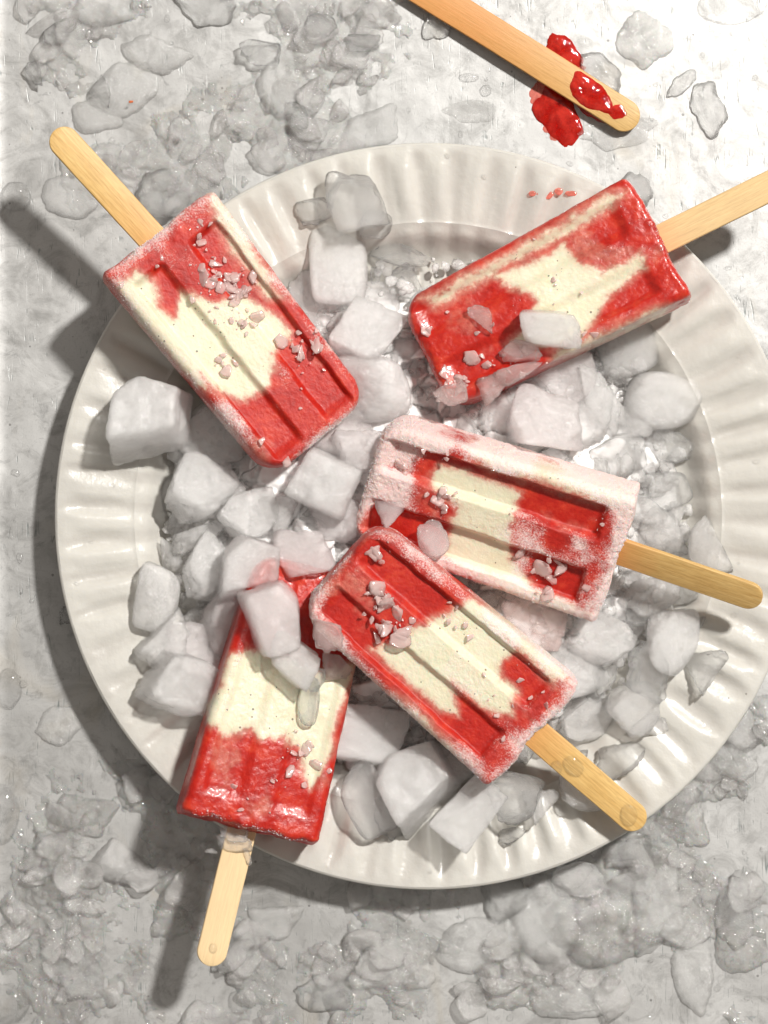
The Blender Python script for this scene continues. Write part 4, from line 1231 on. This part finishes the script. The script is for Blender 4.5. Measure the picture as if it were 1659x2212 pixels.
for _ in range(40):
    a = rnd.uniform(0, 2 * math.pi); rr = rnd.uniform(10.7, 12.8)
    x, y = PCX + rr * math.cos(a), PCY + rr * math.sin(a)
    z = float(plate_z(np.array(rr))) + 0.045
    k = CAM_H / (CAM_H - z)
    small_drop(x * k * PXC + 829.5, 1106 - y * k * PXC, rnd.uniform(2.5, 6.5), z, 'tiny clear drop on the fluted plate rim', 'tiny drops on the plate rim', elong=rnd.uniform(1, 1.4))

# the loose used stick and its syrup
def loose_stick():
    a = P(1377, 268, 0.35); b = P(860, -55, 0.35)
    d = (b - a)
    root = bpy.data.objects.new('used_stick', None); COL.objects.link(root)
    root.location = b; root.rotation_euler = (0, 0, math.atan2(-d.y, -d.x) + math.pi)
    tag(root, 'used wooden stick lying loose on the metal, red syrup smeared on its end', 'stick')
    wm = mat_wood('birch_wood_stained', -9.5, -3.5, 0.9)
    # stain grows towards the far end: use a mirrored ramp
    st = link('stick', stick_mesh('stick', d.length, 1.17, wm, bow=0.1, seed=9), root)
    s = link_blob = blob('syrup', 0, 0, 62, 33, 0, .13, 'syrup', '', None, irr=0.35, seed=5, rings=16, na=80, flat=4, parent=root, loc=(-(d.length - 2.05), 0.0, 0.10))
    s2 = blob('syrup', 0, 0, 26, 22, 0, .05, 'syrup', '', None, irr=0.5, seed=8, rings=12, na=60, flat=4, parent=root, loc=(-(d.length - 0.9), 0.05, 0.10))
    s3 = blob('syrup', 0, 0, 22, 8, 0, .04, 'syrup', '', None, irr=0.6, seed=9, rings=12, na=60, flat=4, parent=root, loc=(-(d.length - 5.4), 0.3, 0.10))
    return root
loose_stick()
blob('syrup_puddle', 1210, 115, 40, 54, 20, .10, 'syrup', 'dark red syrup blob on the metal above the loose stick', 'syrup', irr=0.5, seed=3, rings=16, na=90, flat=4)
blob('syrup_puddle', 1198, 235, 58, 80, 25, .09, 'syrup', 'splattered red syrup puddle on the metal below the loose stick', 'syrup', irr=0.6, seed=4, rings=16, na=90, flat=4, lob=.2)
blob('syrup_puddle', 1275, 238, 50, 22, -32, .08, 'syrup', 'thin red juice running along the underside of the loose stick tip', 'syrup', irr=0.6, seed=14, rings=16, na=90, flat=4, lob=.2)
for k, (px, py, rx, ry, rot, lab) in enumerate(((1180, 205, 52, 40, 30, 'thin translucent red juice spreading above the syrup puddle'), (1215, 275, 46, 34, 10, 'thin orange-red juice seeping from the lower tip of the syrup puddle'), (1232, 150, 26, 30, -30, 'thin red juice between the dark blob and the loose stick'), (1320, 245, 40, 18, -35, 'faint pink juice under the rounded end of the loose stick'))):
    blob('juice', px, py, rx, ry, rot, .035, 'juice', lab, 'juice', irr=0.7, seed=k + 80, rings=12, na=90, flat=3, lob=.3, z0=0.006)
# drips of strawberry on the rim
for k, (px, py, rx, ry) in enumerate(((1178, 420, 18, 11), (1207, 413, 9, 8), (1233, 418, 13, 6), (1150, 418, 8, 6))):
    q = P(px, py, 1.9); rr = math.hypot(q.x - PCX, q.y - PCY)
    blob('strawberry_drip', px, py, rx, ry, 0, .03, 'juice', ['pink strawberry drip on the rim, largest of its row', 'small round strawberry drip on the rim beside the largest', 'strawberry drip on the rim nearest the wet red pop', 'tiny strawberry drip on the rim farthest from the wet red pop'][k], 'drip', z0=float(plate_z(np.array(rr))) + 0.05, irr=0.19, seed=k + 60)
# drops lying on the sticks
def stick_drop(i, px, py, rx, ry, lab, rot=0):
    d = POPS[i]; root = POPROOT[i]
    p = P(px, py, d['zb']); l = root.matrix_world.inverted() @ p
    w_ = root.matrix_world @ Vector((l.x, l.y, 0.1))
    o = blob('water_drop', 0, 0, rx, ry, rot, .11, 'water', lab, 'water drop', irr=0.1, seed=int(px), loc=w_, rings=12, na=40)
stick_drop(4, 1238, 1655, 26, 19, 'larger of two drops near the middle of the top pop stick', -40)
stick_drop(4, 1202, 1660, 13, 17, 'smaller of two drops near the middle of the top pop stick')
stick_drop(4, 1360, 1765, 19, 25, 'water drop on the rounded end of the top pop stick')
stick_drop(5, 456, 2046, 9, 11, 'little drop near the rounded end of the lowest stick')
# ice wrapped round the lowest stick
for (px, py, rx, ry, rot, up, lab) in ((505, 1822, 40, 22, 5, 3.2, 'melting ice wrapped around the lowest stick near the pop'), (505, 1800, 32, 20, 0, 3.2, 'wet ice collar on the lowest stick against the pop'), (455, 1838, 16, 6, 0, 3.1, 'clear ice spike sticking out beside the lowest stick'), (534, 1850, 8, 22, 15, 3.1, 'thin clear ice sliver hanging on the lowest stick')):
    ice(px, py, rx, ry, rot, 'chunk' if rx > 20 else 'shard', 'cloudy', lab, z=up + 0.25, rz=0.22, tilt=(0, 0))
# specks: orange crumb
o = ice(283, 220, 5, 3, 0, 'chunk', 'clear', 'tiny orange crumb on the grey ice sheet', z=0.4, rz=0.05, sub=3)
mt = NT('orange_crumb'); me = o.data.copy(); me.materials.clear(); me.materials.append(mt.done(mt.principled(Base_Color=(0.55, 0.12, 0.02), Roughness=0.5))); o.data = me; o.name = 'crumb'; o['category'] = 'crumb'

for o in S.objects:
    if 'label' in o and len(o['label'].split()) > 16: print('LONG', o.name, o['label'])
